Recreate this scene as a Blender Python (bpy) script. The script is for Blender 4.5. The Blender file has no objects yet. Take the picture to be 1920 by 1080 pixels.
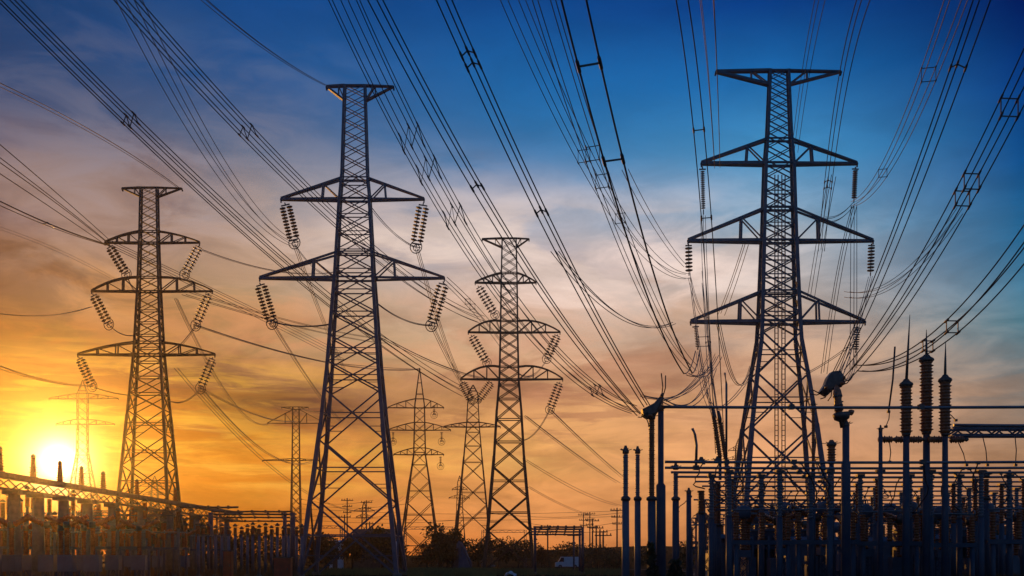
import bpy, math, random
from mathutils import Vector, Matrix
random.seed(7)
R = math.radians
sc = bpy.context.scene
col = sc.collection

# ------------------------------------------------------------------ camera
F, HOR, H = 1844.0, 1046.0, 2.0          # focal length and horizon in photo pixels, eye height in metres
cd = bpy.data.cameras.new("camera"); cam = bpy.data.objects.new("camera", cd); col.objects.link(cam)
cam.location = (0, 0, H); cam.rotation_euler = (R(90), 0, 0)
cd.sensor_width = 36; cd.lens = 36 * F / 1920; cd.shift_y = (HOR - 540) / 1920
cd.clip_start = 0.1; cd.clip_end = 9000
sc.camera = cam
sc.view_settings.view_transform = 'Standard'; sc.view_settings.look = 'None'
sc.view_settings.exposure = 0; sc.view_settings.gamma = 1
sc.cycles.use_denoising = True
sc.cycles.max_bounces = 6; sc.cycles.volume_bounces = 0

def P(px, py, D):
    return Vector(((px - 960) / F * D, D, H + (HOR - py) / F * D))
def azel(px, py):
    v = P(px, py, 1) - Vector((0, 0, H))
    return math.atan2(v.x, v.y), math.atan2(v.z, math.hypot(v.x, v.y))
def lin(c):
    return tuple((x / 255 / 12.92) if x / 255 <= .04045 else ((x / 255 + .055) / 1.055) ** 2.4 for x in c)

# ------------------------------------------------------------------ sun and sky
SUN_AZ, SUN_EL = azel(110, 865)
SUN_DIR = Vector((math.sin(SUN_AZ) * math.cos(SUN_EL), math.cos(SUN_AZ) * math.cos(SUN_EL), math.sin(SUN_EL)))
sd = bpy.data.lights.new("sun", 'SUN'); sd.energy = 0.8; sd.angle = R(0.6); sd.color = (1.0, 0.42, 0.06)
so = bpy.data.objects.new("sun", sd); col.objects.link(so)
so.rotation_euler = (-SUN_DIR).to_track_quat('-Z', 'Y').to_euler()

world = bpy.data.worlds.new("World"); sc.world = world; world.use_nodes = True
wt = world.node_tree; wt.nodes.clear()
def wn(t): return wt.nodes.new(t)
def wl(a, b): wt.links.new(a, b)
def wm(op, a, b=None, c=None, clamp=False):
    n = wn('ShaderNodeMath'); n.operation = op; n.use_clamp = clamp
    for i, v in enumerate((a, b, c)):
        if v is None: continue
        if isinstance(v, (int, float)): n.inputs[i].default_value = v
        else: wl(v, n.inputs[i])
    return n.outputs[0]
def wmix(f, a, b, bt='MIX'):
    n = wn('ShaderNodeMix'); n.data_type = 'RGBA'; n.blend_type = bt
    if isinstance(f, (int, float)): n.inputs[0].default_value = f
    else: wl(f, n.inputs[0])
    for i, v in ((6, a), (7, b)):
        if isinstance(v, tuple): n.inputs[i].default_value = (*v, 1)
        else: wl(v, n.inputs[i])
    return n.outputs[2]
def wrange(v, a, b, c=0., d=1., smooth=True):
    n = wn('ShaderNodeMapRange'); n.interpolation_type = 'SMOOTHSTEP' if smooth else 'LINEAR'
    wl(v, n.inputs[0])
    for i, x in zip((1, 2, 3, 4), (a, b, c, d)): n.inputs[i].default_value = x
    return n.outputs[0]
tc = wn('ShaderNodeTexCoord'); sx = wn('ShaderNodeSeparateXYZ'); wl(tc.outputs['Generated'], sx.inputs[0])
X, Y, Z = sx.outputs
AZ = wm('ARCTAN2', X, Y)
EL = wm('ARCSINE', wm('MINIMUM', wm('MAXIMUM', Z, -1.), 1.))
SKY = {   # sunset sky at five compass bearings, from above down to the horizon
    0: [(0, (22, 61, 110)), (150, (39, 69, 113)), (300, (74, 82, 108)), (450, (124, 88, 68)), (600, (132, 86, 40)), (750, (196, 112, 22)), (850, (226, 134, 20)), (950, (206, 96, 10)), (1040, (160, 66, 10))],
    480: [(0, (18, 73, 138)), (150, (34, 84, 141)), (300, (92, 112, 141)), (450, (165, 145, 133)), (600, (200, 159, 102)), (750, (114, 64, 50)), (850, (213, 130, 37)), (950, (210, 120, 29)), (1040, (204, 104, 34))],
    960: [(0, (13, 70, 138)), (150, (26, 100, 165)), (300, (45, 116, 170)), (450, (136, 159, 187)), (600, (230, 199, 166)), (750, (225, 165, 103)), (850, (228, 161, 91)), (950, (236, 157, 91)), (1040, (206, 116, 52))],
    1440: [(0, (6, 59, 133)), (150, (28, 106, 172)), (300, (70, 148, 198)), (450, (128, 166, 188)), (600, (188, 174, 164)), (750, (212, 156, 114)), (850, (228, 162, 114)), (950, (212, 144, 90)), (1040, (190, 120, 74))],
    1920: [(0, (1, 26, 92)), (150, (2, 56, 125)), (300, (6, 77, 138)), (450, (33, 108, 154)), (600, (76, 126, 144)), (750, (126, 120, 114)), (850, (171, 130, 98)), (950, (166, 116, 86)), (1040, (140, 96, 70))],
}
skycol = None; last = None
elr = wrange(EL, 0., R(40), 0., 1., False)
for px in sorted(SKY):
    cr = wn('ShaderNodeValToRGB'); wl(elr, cr.inputs[0]); ramp = cr.color_ramp
    keys = sorted((min(max(azel(px, py)[1] / R(40), 0), 1), c) for py, c in SKY[px])
    keys.append((1.0, tuple(x * .62 for x in SKY[px][0][1])))
    while len(ramp.elements) < len(keys): ramp.elements.new(.5)
    for e, (p, c) in zip(ramp.elements, keys): e.position = p
    for e, (p, c) in zip(ramp.elements, keys): e.color = (*lin(c), 1)
    a = azel(px, 500)[0]
    skycol = cr.outputs[0] if skycol is None else wmix(wrange(AZ, last, a, 0, 1, False), skycol, cr.outputs[0])
    last = a
# cloud noise, stretched along the horizon
def noise(sx_, sy_, sz_, scale, detail, rough, seed, rot=0.):
    cv = wn('ShaderNodeCombineXYZ'); wl(AZ, cv.inputs[0]); wl(EL, cv.inputs[1]); cv.inputs[2].default_value = seed
    mp = wn('ShaderNodeMapping'); mp.inputs['Rotation'].default_value = (0, 0, R(rot)); mp.inputs['Scale'].default_value = (sx_, sy_, sz_)
    wl(cv.outputs[0], mp.inputs[0])
    n = wn('ShaderNodeTexNoise'); wl(mp.outputs[0], n.inputs['Vector'])
    n.inputs['Scale'].default_value = scale; n.inputs['Detail'].default_value = detail; n.inputs['Roughness'].default_value = rough
    n.inputs['Distortion'].default_value = .6
    return n.outputs['Fac']
N1 = noise(1, 3.6, 1, 6.0, 7, .52, 1.3, -6)
N2 = noise(1, 7.0, 1, 6.5, 7, .58, 4.7, 4)
N4 = noise(1, 8.0, 1, 13.0, 6, .6, 2.2, -5)
N5 = noise(1, 3.0, 1, 9.0, 8, .6, 6.1, -14)
N6 = noise(1, 2.8, 1, 5.0, 9, .56, 12.4, -10)
N3 = noise(1, 2.2, 1, 3.2, 5, .5, 9.1, 12)
def blob(px, py, wx, wy):
    a, e = azel(px, py); sa, se = wx / F, wy / F
    d1 = wm('DIVIDE', wm('SUBTRACT', AZ, a), sa); d2 = wm('DIVIDE', wm('SUBTRACT', EL, e), se)
    return wm('EXPONENT', wm('MULTIPLY', wm('ADD', wm('MULTIPLY', d1, d1), wm('MULTIPLY', d2, d2)), -1.))
CLOUDS = [  # px, py, half width, half height, colour, amount, noise, threshold low, high
    (250, 430, 330, 150, (150, 118, 112), .75, N3, .38, .66),
    (120, 540, 210, 70, (140, 92, 62), .75, N1, .36, .64),
    (90, 330, 220, 60, (140, 118, 116), .7, N1, .4, .62),
    (420, 120, 260, 60, (86, 108, 146), .55, N1, .42, .66),
    (1180, 480, 240, 85, (226, 206, 200), 1.0, N3, .30, .55),
    (1160, 560, 190, 70, (226, 180, 148), .8, N1, .36, .6),
    (800, 430, 240, 85, (214, 194, 188), .95, N1, .30, .56),
    (860, 540, 200, 60, (222, 186, 156), .7, N3, .36, .62),
    (470, 752, 210, 44, (80, 46, 46), 1.0, N1, .18, .42),
    (640, 690, 260, 40, (178, 116, 84), .7, N2, .38, .62),
    (1130, 720, 260, 55, (166, 108, 84), .8, N2, .36, .60),
    (1330, 650, 220, 70, (206, 150, 112), .7, N1, .36, .62),
    (1650, 760, 260, 60, (196, 150, 116), .7, N2, .38, .64),
    (1060, 860, 320, 26, (244, 186, 110), .6, N2, .42, .64),
    (1000, 930, 330, 30, (206, 130, 74), .55, N2, .42, .62),
    (330, 690, 330, 34, (238, 176, 84), .8, N2, .40, .62),
    (250, 800, 330, 70, (250, 180, 50), .6, N2, .44, .62),
    (150, 770, 260, 40, (212, 128, 36), .7, N1, .44, .64),
    (560, 880, 300, 50, (250, 186, 74), .6, N2, .42, .64),
    (760, 560, 300, 60, (214, 176, 150), .8, N3, .34, .54),
    (1120, 500, 260, 60, (232, 208, 200), .9, N5, .36, .56),
    (900, 470, 280, 50, (186, 176, 184), .6, N2, .40, .58),
    (620, 500, 240, 60, (196, 164, 142), .7, N5, .40, .60),
    (340, 400, 260, 60, (170, 146, 136), .7, N5, .40, .58),
    (1300, 600, 240, 60, (214, 178, 152), .7, N3, .36, .56),
    (300, 560, 260, 60, (214, 150, 90), .7, N5, .42, .60),
    (850, 460, 300, 70, (222, 204, 196), .9, N6, .46, .58),
    (1180, 510, 260, 80, (236, 212, 200), .9, N6, .44, .55),
    (1080, 420, 220, 40, (140, 168, 196), .35, N6, .56, .46),
    (450, 520, 300, 90, (206, 164, 128), .7, N6, .46, .58),
    (200, 420, 300, 90, (160, 130, 118), .6, N6, .46, .58),
    (1000, 690, 340, 60, (172, 114, 86), .75, N6, .56, .44),
    (600, 640, 300, 50, (160, 106, 78), .7, N6, .56, .44),
    (230, 760, 300, 90, (252, 190, 60), .7, N4, .48, .64),
    (240, 830, 300, 90, (196, 112, 22), .75, N4, .52, .40),
    (60, 640, 200, 50, (176, 100, 40), .7, N5, .40, .60),
    (620, 790, 220, 40, (150, 92, 62), .6, N4, .46, .62),
    (560, 620, 260, 60, (196, 132, 92), .6, N5, .42, .62),
    (1000, 620, 260, 70, (196, 142, 108), .65, N5, .42, .60),
    (1150, 520, 260, 90, (238, 216, 204), .6, N5, .46, .66),
    (820, 470, 240, 70, (226, 204, 190), .6, N5, .46, .64),
    (330, 300, 280, 110, (140, 134, 146), .55, N5, .44, .66),
    (180, 150, 260, 80, (84, 92, 120), .5, N5, .44, .66),
    (1050, 780, 280, 60, (160, 104, 76), .6, N4, .46, .62),
    (1500, 690, 250, 70, (214, 170, 132), .55, N5, .44, .62),
]
for px, py, wx, wy, c, amt, nn, lo, hi in CLOUDS:
    m = wm('MULTIPLY', wm('MULTIPLY', blob(px, py, wx, wy), wrange(nn, lo, hi)), amt, clamp=True)
    skycol = wmix(m, skycol, lin(c))
tex = wm('ADD', 1., wm('MULTIPLY', wrange(N5, .30, .70, -.24, .19), wrange(EL, R(10), R(26), 1., .3)))
skycol = wmix(1.0, skycol, tex, 'MULTIPLY')
# solar aureole
dp = wn('ShaderNodeVectorMath'); dp.operation = 'DOT_PRODUCT'; wl(tc.outputs['Generated'], dp.inputs[0]); dp.inputs[1].default_value = SUN_DIR
ang = wm('ARCCOSINE', wm('MINIMUM', dp.outputs['Value'], 1.))
def glow(w, k): return wm('MULTIPLY', wm('EXPONENT', wm('MULTIPLY', wm('POWER', wm('DIVIDE', ang, R(w)), 1.3), -1.)), k)
def tint(fac, c):
    n = wn('ShaderNodeVectorMath'); n.operation = 'SCALE'; n.inputs[0].default_value = c; wl(fac, n.inputs['Scale']); return n.outputs[0]
for w, k, c in ((.85, 5.0, (1, .86, .5)), (1.7, .25, (1, .60, .08))):
    skycol = wmix(1.0, skycol, tint(glow(w, k), c), 'ADD')
# front (sunset) sky blends into the dim blue of the opposite sky
back = wrange(wm('ABSOLUTE', AZ), R(34), R(95))
nis = wn('ShaderNodeTexSky'); nis.sky_type = 'NISHITA'; nis.sun_disc = False
nis.sun_elevation = SUN_EL; nis.sun_rotation = SUN_AZ % (2 * math.pi); nis.dust_density = 2.0; nis.ozone_density = 3.0
nsc = wn('ShaderNodeVectorMath'); nsc.operation = 'SCALE'; wl(nis.outputs[0], nsc.inputs[0]); nsc.inputs['Scale'].default_value = .06
dusk = wmix(wrange(EL, 0, R(70)), (.05, .115, .28), (.035, .095, .25))
backsky = wmix(.35, dusk, nsc.outputs[0])
skycol = wmix(back, skycol, backsky)
bg = wn('ShaderNodeBackground'); wl(skycol, bg.inputs[0]); bg.inputs[1].default_value = 1.0
wo = wn('ShaderNodeOutputWorld'); wl(bg.outputs[0], wo.inputs[0])

# ------------------------------------------------------------------ helpers
class MB:
    """collects shapes in world space; build() links them as ONE mesh object under a root"""
    def __init__(s): s.v = []; s.f = []; s.s = []
    def add(s, vs, fs, smooth=False):
        o = len(s.v); s.v += [tuple(v) for v in vs]
        for f in fs: s.f.append(tuple(i + o for i in f)); s.s.append(smooth)
        return s
    def bar(s, a, b, w, h=None):
        a, b = Vector(a), Vector(b); d = b - a
        if d.length < 1e-6: return s
        d.normalize(); up = Vector((0, 0, 1)) if abs(d.z) < .95 else Vector((0, 1, 0))
        u = d.cross(up).normalized() * w / 2; v = u.cross(d).normalized() * (h or w) / 2
        vs = [p + x * u + y * v for p in (a, b) for x, y in ((-1, -1), (1, -1), (1, 1), (-1, 1))]
        return s.add(vs, [(0, 1, 5, 4), (1, 2, 6, 5), (2, 3, 7, 6), (3, 0, 4, 7), (3, 2, 1, 0), (4, 5, 6, 7)])
    def angle(s, a, b, w, t=None):
        """rolled steel angle: two thin flanges at right angles"""
        a, b = Vector(a), Vector(b); d = b - a
        if d.length < 1e-6: return s
        d.normalize(); up = Vector((0, 0, 1)) if abs(d.z) < .95 else Vector((0, 1, 0))
        u = d.cross(up).normalized(); v = u.cross(d).normalized(); t = t or w * .22
        prof = [(0, 0), (w, 0), (w, t), (t, t), (t, w), (0, w)]
        vs = [p + (x - w * .35) * u + (y - w * .35) * v for p in (a, b) for x, y in prof]
        return s.add(vs, [(i, (i + 1) % 6, 6 + (i + 1) % 6, 6 + i) for i in range(6)] + [(5, 4, 3, 2, 1, 0), (6, 7, 8, 9, 10, 11)])
    def box(s, c, sx, sy, sz, rz=0.):
        c = Vector(c); m = Matrix.Rotation(rz, 3, 'Z')
        vs = [c + m @ Vector((x * sx / 2, y * sy / 2, z * sz / 2)) for z in (-1, 1) for x, y in ((-1, -1), (1, -1), (1, 1), (-1, 1))]
        return s.add(vs, [(3, 2, 1, 0), (4, 5, 6, 7), (0, 1, 5, 4), (1, 2, 6, 5), (2, 3, 7, 6), (3, 0, 4, 7)])
    def tube(s, pts, r, n=6):
        pts = [Vector(p) for p in pts]; rings = []
        for i, p in enumerate(pts):
            d = (pts[min(i + 1, len(pts) - 1)] - pts[max(i - 1, 0)]).normalized()
            up = Vector((0, 0, 1)) if abs(d.z) < .95 else Vector((0, 1, 0))
            u = d.cross(up).normalized(); v = u.cross(d); rr = r[i] if isinstance(r, (list, tuple)) else r
            rings.append([p + rr * (math.cos(t) * u + math.sin(t) * v) for t in (2 * math.pi * k / n for k in range(n))])
        fs = [(i * n + k, i * n + (k + 1) % n, (i + 1) * n + (k + 1) % n, (i + 1) * n + k) for i in range(len(pts) - 1) for k in range(n)]
        s.add([v for q in rings for v in q], fs, True)
        o = len(s.v) - n * len(pts)
        s.f += [tuple(o + k for k in reversed(range(n))), tuple(o + (len(pts) - 1) * n + k for k in range(n))]; s.s += [False, False]
        return s
    def lathe(s, prof, a, axis=(0, 0, 1), n=10):
        """prof: (distance along the axis, radius)"""
        a = Vector(a); d = Vector(axis).normalized(); up = Vector((0, 0, 1)) if abs(d.z) < .95 else Vector((0, 1, 0))
        u = d.cross(up).normalized(); v = d.cross(u)
        vs = [a + d * h + r * (math.cos(t) * u + math.sin(t) * v) for h, r in prof for t in (2 * math.pi * k / n for k in range(n))]
        fs = [(i * n + k, i * n + (k + 1) % n, (i + 1) * n + (k + 1) % n, (i + 1) * n + k) for i in range(len(prof) - 1) for k in range(n)]
        fs += [tuple(reversed(range(n))), tuple((len(prof) - 1) * n + k for k in range(n))]
        return s.add(vs, fs, True)
    def ring(s, c, normal, Rr, r, n=16, m=5):
        c = Vector(c); d = Vector(normal).normalized(); up = Vector((0, 0, 1)) if abs(d.z) < .95 else Vector((0, 1, 0))
        u = d.cross(up).normalized(); v = d.cross(u); vs = []
        for i in range(n):
            t = 2 * math.pi * i / n; e = math.cos(t) * u + math.sin(t) * v
            vs += [c + e * (Rr + r * math.cos(q)) + d * r * math.sin(q) for q in (2 * math.pi * k / m for k in range(m))]
        return s.add(vs, [(i * m + k, i * m + (k + 1) % m, (i + 1) % n * m + (k + 1) % m, (i + 1) % n * m + k) for i in range(n) for k in range(m)], True)
    def build(s, name, mat, parent=None, loc=None, **props):
        root = parent
        while root is not None and root.parent is not None: root = root.parent
        o0 = Vector(root.location) if root is not None else Vector(loc if loc is not None else (0, 0, 0))
        me = bpy.data.meshes.new(name)
        me.from_pydata([(x - o0.x, y - o0.y, z - o0.z) for x, y, z in s.v], [], s.f)
        me.polygons.foreach_set('use_smooth', s.s); me.materials.append(mat); me.update()
        o = bpy.data.objects.new(name, me); col.objects.link(o)
        if parent is not None: o.parent = parent
        else: o.location = o0
        for k, v in props.items(): o[k] = v
        return o
def thing(name, label, cat, loc, group=None):
    o = bpy.data.objects.new(name, None); col.objects.link(o); o.location = loc; o.empty_display_size = .3
    o['label'] = label; o['category'] = cat
    if group: o['group'] = group
    return o
KIDS = {}
def kids(o):
    return [c for c in bpy.data.objects if c.parent == o]
def copy_tree(src, loc=None, label=None, scale=None, rz=None, group=None, _kids=None):
    c = src.copy(); col.objects.link(c)
    if loc is not None: c.location = loc
    if label: c['label'] = label
    if group: c['group'] = group
    if scale is not None: c.scale = (scale, scale, scale) if isinstance(scale, (int, float)) else scale
    if rz is not None: c.rotation_euler = (0, 0, rz)
    if src.name not in KIDS: KIDS[src.name] = [(k, kids(k)) for k in kids(src)]
    for k, gs in KIDS[src.name]:
        d = k.copy(); col.objects.link(d); d.parent = c
        for g in gs:
            e = g.copy(); col.objects.link(e); e.parent = d
    return c
ORD = "first second third fourth fifth sixth seventh eighth ninth tenth eleventh twelfth thirteenth fourteenth fifteenth sixteenth seventeenth eighteenth nineteenth twentieth".split()

# ------------------------------------------------------------------ materials
def material(name, base, rough=.6, metal=0., var=.25, scale=3., base2=None, bump=0., spec=.5):
    m = bpy.data.materials.new(name); m.use_nodes = True; t = m.node_tree
    b = t.nodes['Principled BSDF']; b.inputs['Roughness'].default_value = rough; b.inputs['Metallic'].default_value = metal
    b.inputs['Specular IOR Level'].default_value = spec
    c = t.nodes.new('ShaderNodeTexCoord'); n = t.nodes.new('ShaderNodeTexNoise'); n.inputs['Scale'].default_value = scale; n.inputs['Detail'].default_value = 5
    t.links.new(c.outputs['Object'], n.inputs['Vector'])
    r = t.nodes.new('ShaderNodeValToRGB'); t.links.new(n.outputs['Fac'], r.inputs[0])
    r.color_ramp.elements[0].position = .3; r.color_ramp.elements[1].position = .7
    r.color_ramp.elements[0].color = (*[x * (1 - var) for x in base], 1)
    r.color_ramp.elements[1].color = (*(base2 or [min(x * (1 + var), 1) for x in base]), 1)
    t.links.new(r.outputs[0], b.inputs['Base Color'])
    if bump:
        bp = t.nodes.new('ShaderNodeBump'); bp.inputs['Strength'].default_value = bump
        t.links.new(n.outputs['Fac'], bp.inputs['Height']); t.links.new(bp.outputs[0], b.inputs['Normal'])
    return m
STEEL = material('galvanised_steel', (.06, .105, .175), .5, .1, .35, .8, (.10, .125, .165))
BROWN_STEEL = material('brown_steel', (.07, .05, .045), .55, .3, .35, .8, (.11, .06, .035))  # plain darker brown steel, used for the smaller and distant pylons
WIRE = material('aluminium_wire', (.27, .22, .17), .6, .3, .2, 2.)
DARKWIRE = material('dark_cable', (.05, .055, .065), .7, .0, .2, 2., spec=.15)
FITTING = material('fitting_metal', (.12, .10, .09), .45, .6, .3, 4.)
GLASS = material('insulator_glass', (.035, .05, .055), .4, 0, .3, 6., spec=.7)
PORC = material('brown_porcelain', (.36, .10, .03), .25, 0, .35, 5., spec=.7)
GREYPORC = material('grey_porcelain', (.16, .17, .19), .28, 0, .25, 5., spec=.6)
CONC = material('concrete', (.15, .14, .13), .9, 0, .25, 2.5, (.20, .18, .16), .2)
PAINT = material('grey_paint', (.10, .12, .16), .45, 0, .2, 1.5)
NAVY = material('blue_grey_paint', (.035, .07, .14), .5, 0, .35, 1.5, (.075, .085, .11))
REDP = material('red_paint', (.42, .055, .018), .5, 0, .3, 2.)
WHITE = material('white_paint', (.62, .66, .72), .5, 0, .1, 1.5)
ALU = material('aluminium_tube', (.20, .21, .23), .38, .7, .2, 1.2)
WOOD = material('weathered_wood', (.10, .07, .05), .85, 0, .3, 3.)
BARK = material('bark', (.06, .045, .035), .9, 0, .3, 4.)
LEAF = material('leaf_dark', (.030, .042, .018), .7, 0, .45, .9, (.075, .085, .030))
LEAFR = material('leaf_orange_lit', (.09, .045, .015), .7, 0, .45, .9, (.20, .075, .02))  # orange evening light on the bushes is put into this leaf colour
GRASSM = material('grass_blade', (.11, .12, .03), .7, 0, .4, .5, (.22, .20, .05))
GRASSR = material('grass_dry', (.13, .06, .02), .7, 0, .4, .5, (.22, .10, .03))
GLAZE = material('window_glass', (.03, .04, .05), .08, 0, .1, 1.)
RUBBER = material('rubber', (.02, .02, .02), .8, 0, .1, 1.)
GROUND = material('field_ground', (.030, .034, .020), 1, 0, .4, .12, (.055, .045, .028), .3, spec=0.)
GRAVEL = material('yard_gravel', (.055, .052, .05), .95, 0, .4, .5, (.085, .075, .065), .4)
ROADM = material('service_road', (.05, .052, .056), .85, 0, .2, .3)

# ------------------------------------------------------------------ setting: ground
def sheet(name, quad, z, mat):
    return MB().add([(x, y, z) for x, y in quad], [(0, 1, 2, 3)]).build(name, mat, kind='structure')
gv = []; gf = []; gx = [-460 + 46 * i for i in range(21)]; gy = [-100, 0, 100, 160, 200, 230, 255, 275, 295, 312, 330]
for y in gy:
    for x in gx:
        d_ = max(0., y - 215) / 115; gv.append((x, y, d_ * d_ * (4.2 + 1.8 * math.sin(x * .013) + 1.2 * math.sin(x * .05))))
for j in range(len(gy) - 1):
    for i in range(20): gf.append((j * 21 + i, j * 21 + i + 1, (j + 1) * 21 + i + 1, (j + 1) * 21 + i))
MB().add(gv, gf, True).build('ground', GROUND, kind='structure')
sheet('switchyard_gravel', [(7, 14), (130, 14), (130, 150), (26, 150)], .004, GRAVEL)
sheet('service_road', [(-60, 168), (40, 168), (40, 174), (-60, 174)], .008, ROADM)

# ------------------------------------------------------------------ lattice pylons
def pylon(px, D, prof, arms, top, label, leg, br, mat=STEEL, panel=1.0, yaw=0., peak=None, big=None, ny=1.0, ladder=False):
    S = D / F; X0 = (px - 960) * S
    zf = lambda py: H + (HOR - py) * S
    pr = sorted((zf(py), hp * S) for py, hp in prof)
    (z0, w0), (z1, w1) = pr[0], pr[1]
    if z0 > .05: pr.insert(0, (0., w0 + (w0 - w1) / (z1 - z0) * z0))
    else: pr[0] = (0., pr[0][1])
    ztop = pr[-1][0]
    def W(z):
        for (a, wa), (b, wb) in zip(pr, pr[1:]):
            if z <= b: return wa + (wb - wa) * (z - a) / (b - a)
        return pr[-1][1]
    cy, sy = math.cos(yaw), math.sin(yaw)
    NY = lambda z: .85 - .50 * min(z / ztop * 1.4, 1)
    def C(i, z, k=1.):
        w = W(z) * k; x, y = ((-w, -w), (w, -w), (w, w), (-w, w))[i]; y *= NY(z)
        return Vector((X0 + x * cy - y * sy, D + x * sy + y * cy, z))
    root = thing('lattice_pylon', label, 'pylon', (X0, D, 0))
    for i in range(4):
        m = MB()
        for (a, _), (b, _) in zip(pr, pr[1:]):
            t = leg * (.86 - .5 * a / ztop); m.angle(C(i, a), C(i, b), t)
        lg = m.build('leg', mat, root)
        MB().lathe([(0, .55), (.35, .5), (.45, .3)], C(i, 0) - Vector((0, 0, .05)), n=8).build('footing', CONC, lg)
    # panels
    zs = [0.]
    while zs[-1] < ztop - .6:
        z = zs[-1]; k = panel * (big(z) if big else 1.)
        zs.append(min(z + max(2 * W(z) * k, .9), ztop))
    if len(zs) > 2 and zs[-1] - zs[-2] < .5 * (zs[-2] - zs[-3]): zs.pop(-2)
    for fidx in range(4):
        m = MB(); a, b = fidx, (fidx + 1) % 4
        for zl, zh in zip(zs, zs[1:]):
            t = br * (.84 - .52 * zl / ztop)
            m.angle(C(a, zl), C(b, zh), t); m.angle(C(b, zl), C(a, zh), t)
            wq = W(zl) / (W(zl) + W(zh)); zc = zl + (zh - zl) * wq
            if 2 * W(zl) > 5.2:
                m.angle(C(a, zc), C(b, zc), t * .7)
                q = (C(a, zc) + C(b, zc)) / 2
                for e in (a, b):
                    m.angle((C(e, zl) + q) / 2, C(e, (zl + zc) / 2), t * .45)
                g = (q - C(a, zc)).normalized() * t * 1.6; m.bar(q - g, q + g, t * 2.2, .06)
            elif 2 * W(zl) > 3.2: m.angle(C(a, zh), C(b, zh), t * .9)
        m.build('bracing', mat, root)
    # crossarms
    for (yl, yr, xl, xr, bulge) in arms:
        zl, zr = zf(yl), zf(yr); wl_, wr = W(zl), W(zr)
        t = leg * .48
        for zd, kd in ((zl, .8), (zr, .6)):
            mid = MB()
            for i in range(4): mid.angle(C(i, zd), C((i + 1) % 4, zd), t * kd)
            mid.build('diaphragm', mat, root)
        for s_, xt in ((-1, xl), (1, xr)):
            m = MB(); tip = (xt - px) * S; zt = zl + .05
            def lo(f, q):
                x = s_ * wl_ + (tip - s_ * wl_) * f; y = q * (wl_ * NY(zl) * (1 - f) * .7 + .10 * f)
                return Vector((X0 + x * cy - y * sy, D + x * sy + y * cy, zl + (zt - zl) * f))
            def hi(f, q):
                x = s_ * wr + (tip - s_ * wr) * f; y = q * (wr * NY(zr) * (1 - f) * .7 + .10 * f)
                return Vector((X0 + x * cy - y * sy, D + x * sy + y * cy, zr + (zt + .12 - zr) * f + bulge * (zr - zl) * 4 * f * (1 - f)))
            n = 6
            st = (0., .30) if bulge == 0 else (0., .33, .66)
            for q in (-1, 1):
                m.angle(lo(0, q), lo(1, q), t * 1.0)
                for k in range(n): m.angle(hi(k / n, q), hi((k + 1) / n, q), t * .8)
                for j, f in enumerate(st):
                    if j: m.angle(lo(f, q), hi(f, q), t * .7)
                    f2 = st[j + 1] if j + 1 < len(st) else None
                    if f2: m.angle(lo(f, q), hi(f2, q), t * .5) if j % 2 else m.angle(hi(f2, q), lo(f, q), t * .5)
            for j in (1, 2, 3): m.angle(lo(j * .25, -1), lo(j * .25, 1), t * .4)
            m.bar(lo(1, -1), lo(1, 1), .2); m.bar(lo(1, 0) + Vector((0, 0, .15)), lo(1, 0) - Vector((0, 0, .35)), .14)
            m.build('crossarm', mat, root)
    if top:
        yt, yb, xl, xr = top; zt, zb = zf(yt), zf(yb); m = MB(); t = leg * .40
        for s_, xt in ((-1, xl), (1, xr)):
            tip = (xt - px) * S; w = W(ztop) * s_
            for q in (-1, 1):
                a = Vector((X0 + w, D + q * W(ztop) * NY(ztop) * .5, zt)); e = Vector((X0 + tip, D + q * .1, zt - .1)); b = Vector((X0 + w, D + q * W(zb) * NY(zb) * .5, zb))
                m.angle(a, e, t); m.angle(b, e, t)
                m.angle(a.lerp(e, .35), b, t * .55); m.angle(a.lerp(e, .35), b.lerp(e, .35), t * .5)
            m.bar(e + Vector((0, -.2, 0)), e + Vector((0, .2, -.25)), .16)
        for q in (-1, 1): m.angle((X0 - W(ztop), D + q * W(ztop) * NY(ztop) * .5, zt), (X0 + W(ztop), D + q * W(ztop) * NY(ztop) * .5, zt), t)
        m.build('earthwire_arm', mat, root)
    if ladder:
        m = MB(); za, zb = .3, zf(330)
        for q in (-.55, -.2, .2, .55): m.bar((X0 + q, D - .3, za), (X0 + q, D - .3, zb), .10)
        k = za
        while k < zb:
            m.bar((X0 - .55, D - .3, k), (X0 - .2, D - .3, k + .0), .06); m.bar((X0 + .2, D - .3, k), (X0 + .55, D - .3, k), .06); k += .55
        m.build('cable_ladder', mat, root)
    if peak:
        m = MB()
        for i in range(4): m.angle(C(i, ztop), (X0, D, zf(peak)), br)
        for k in (.3, .6): 
            for i in range(4):
                pa, pb = C(i, ztop), C((i + 1) % 4, ztop); ap = Vector((X0, D, zf(peak)))
                m.angle(pa.lerp(ap, k), pb.lerp(ap, k), br * .6)
        m.build('earthwire_peak', mat, root)
    return root

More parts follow.
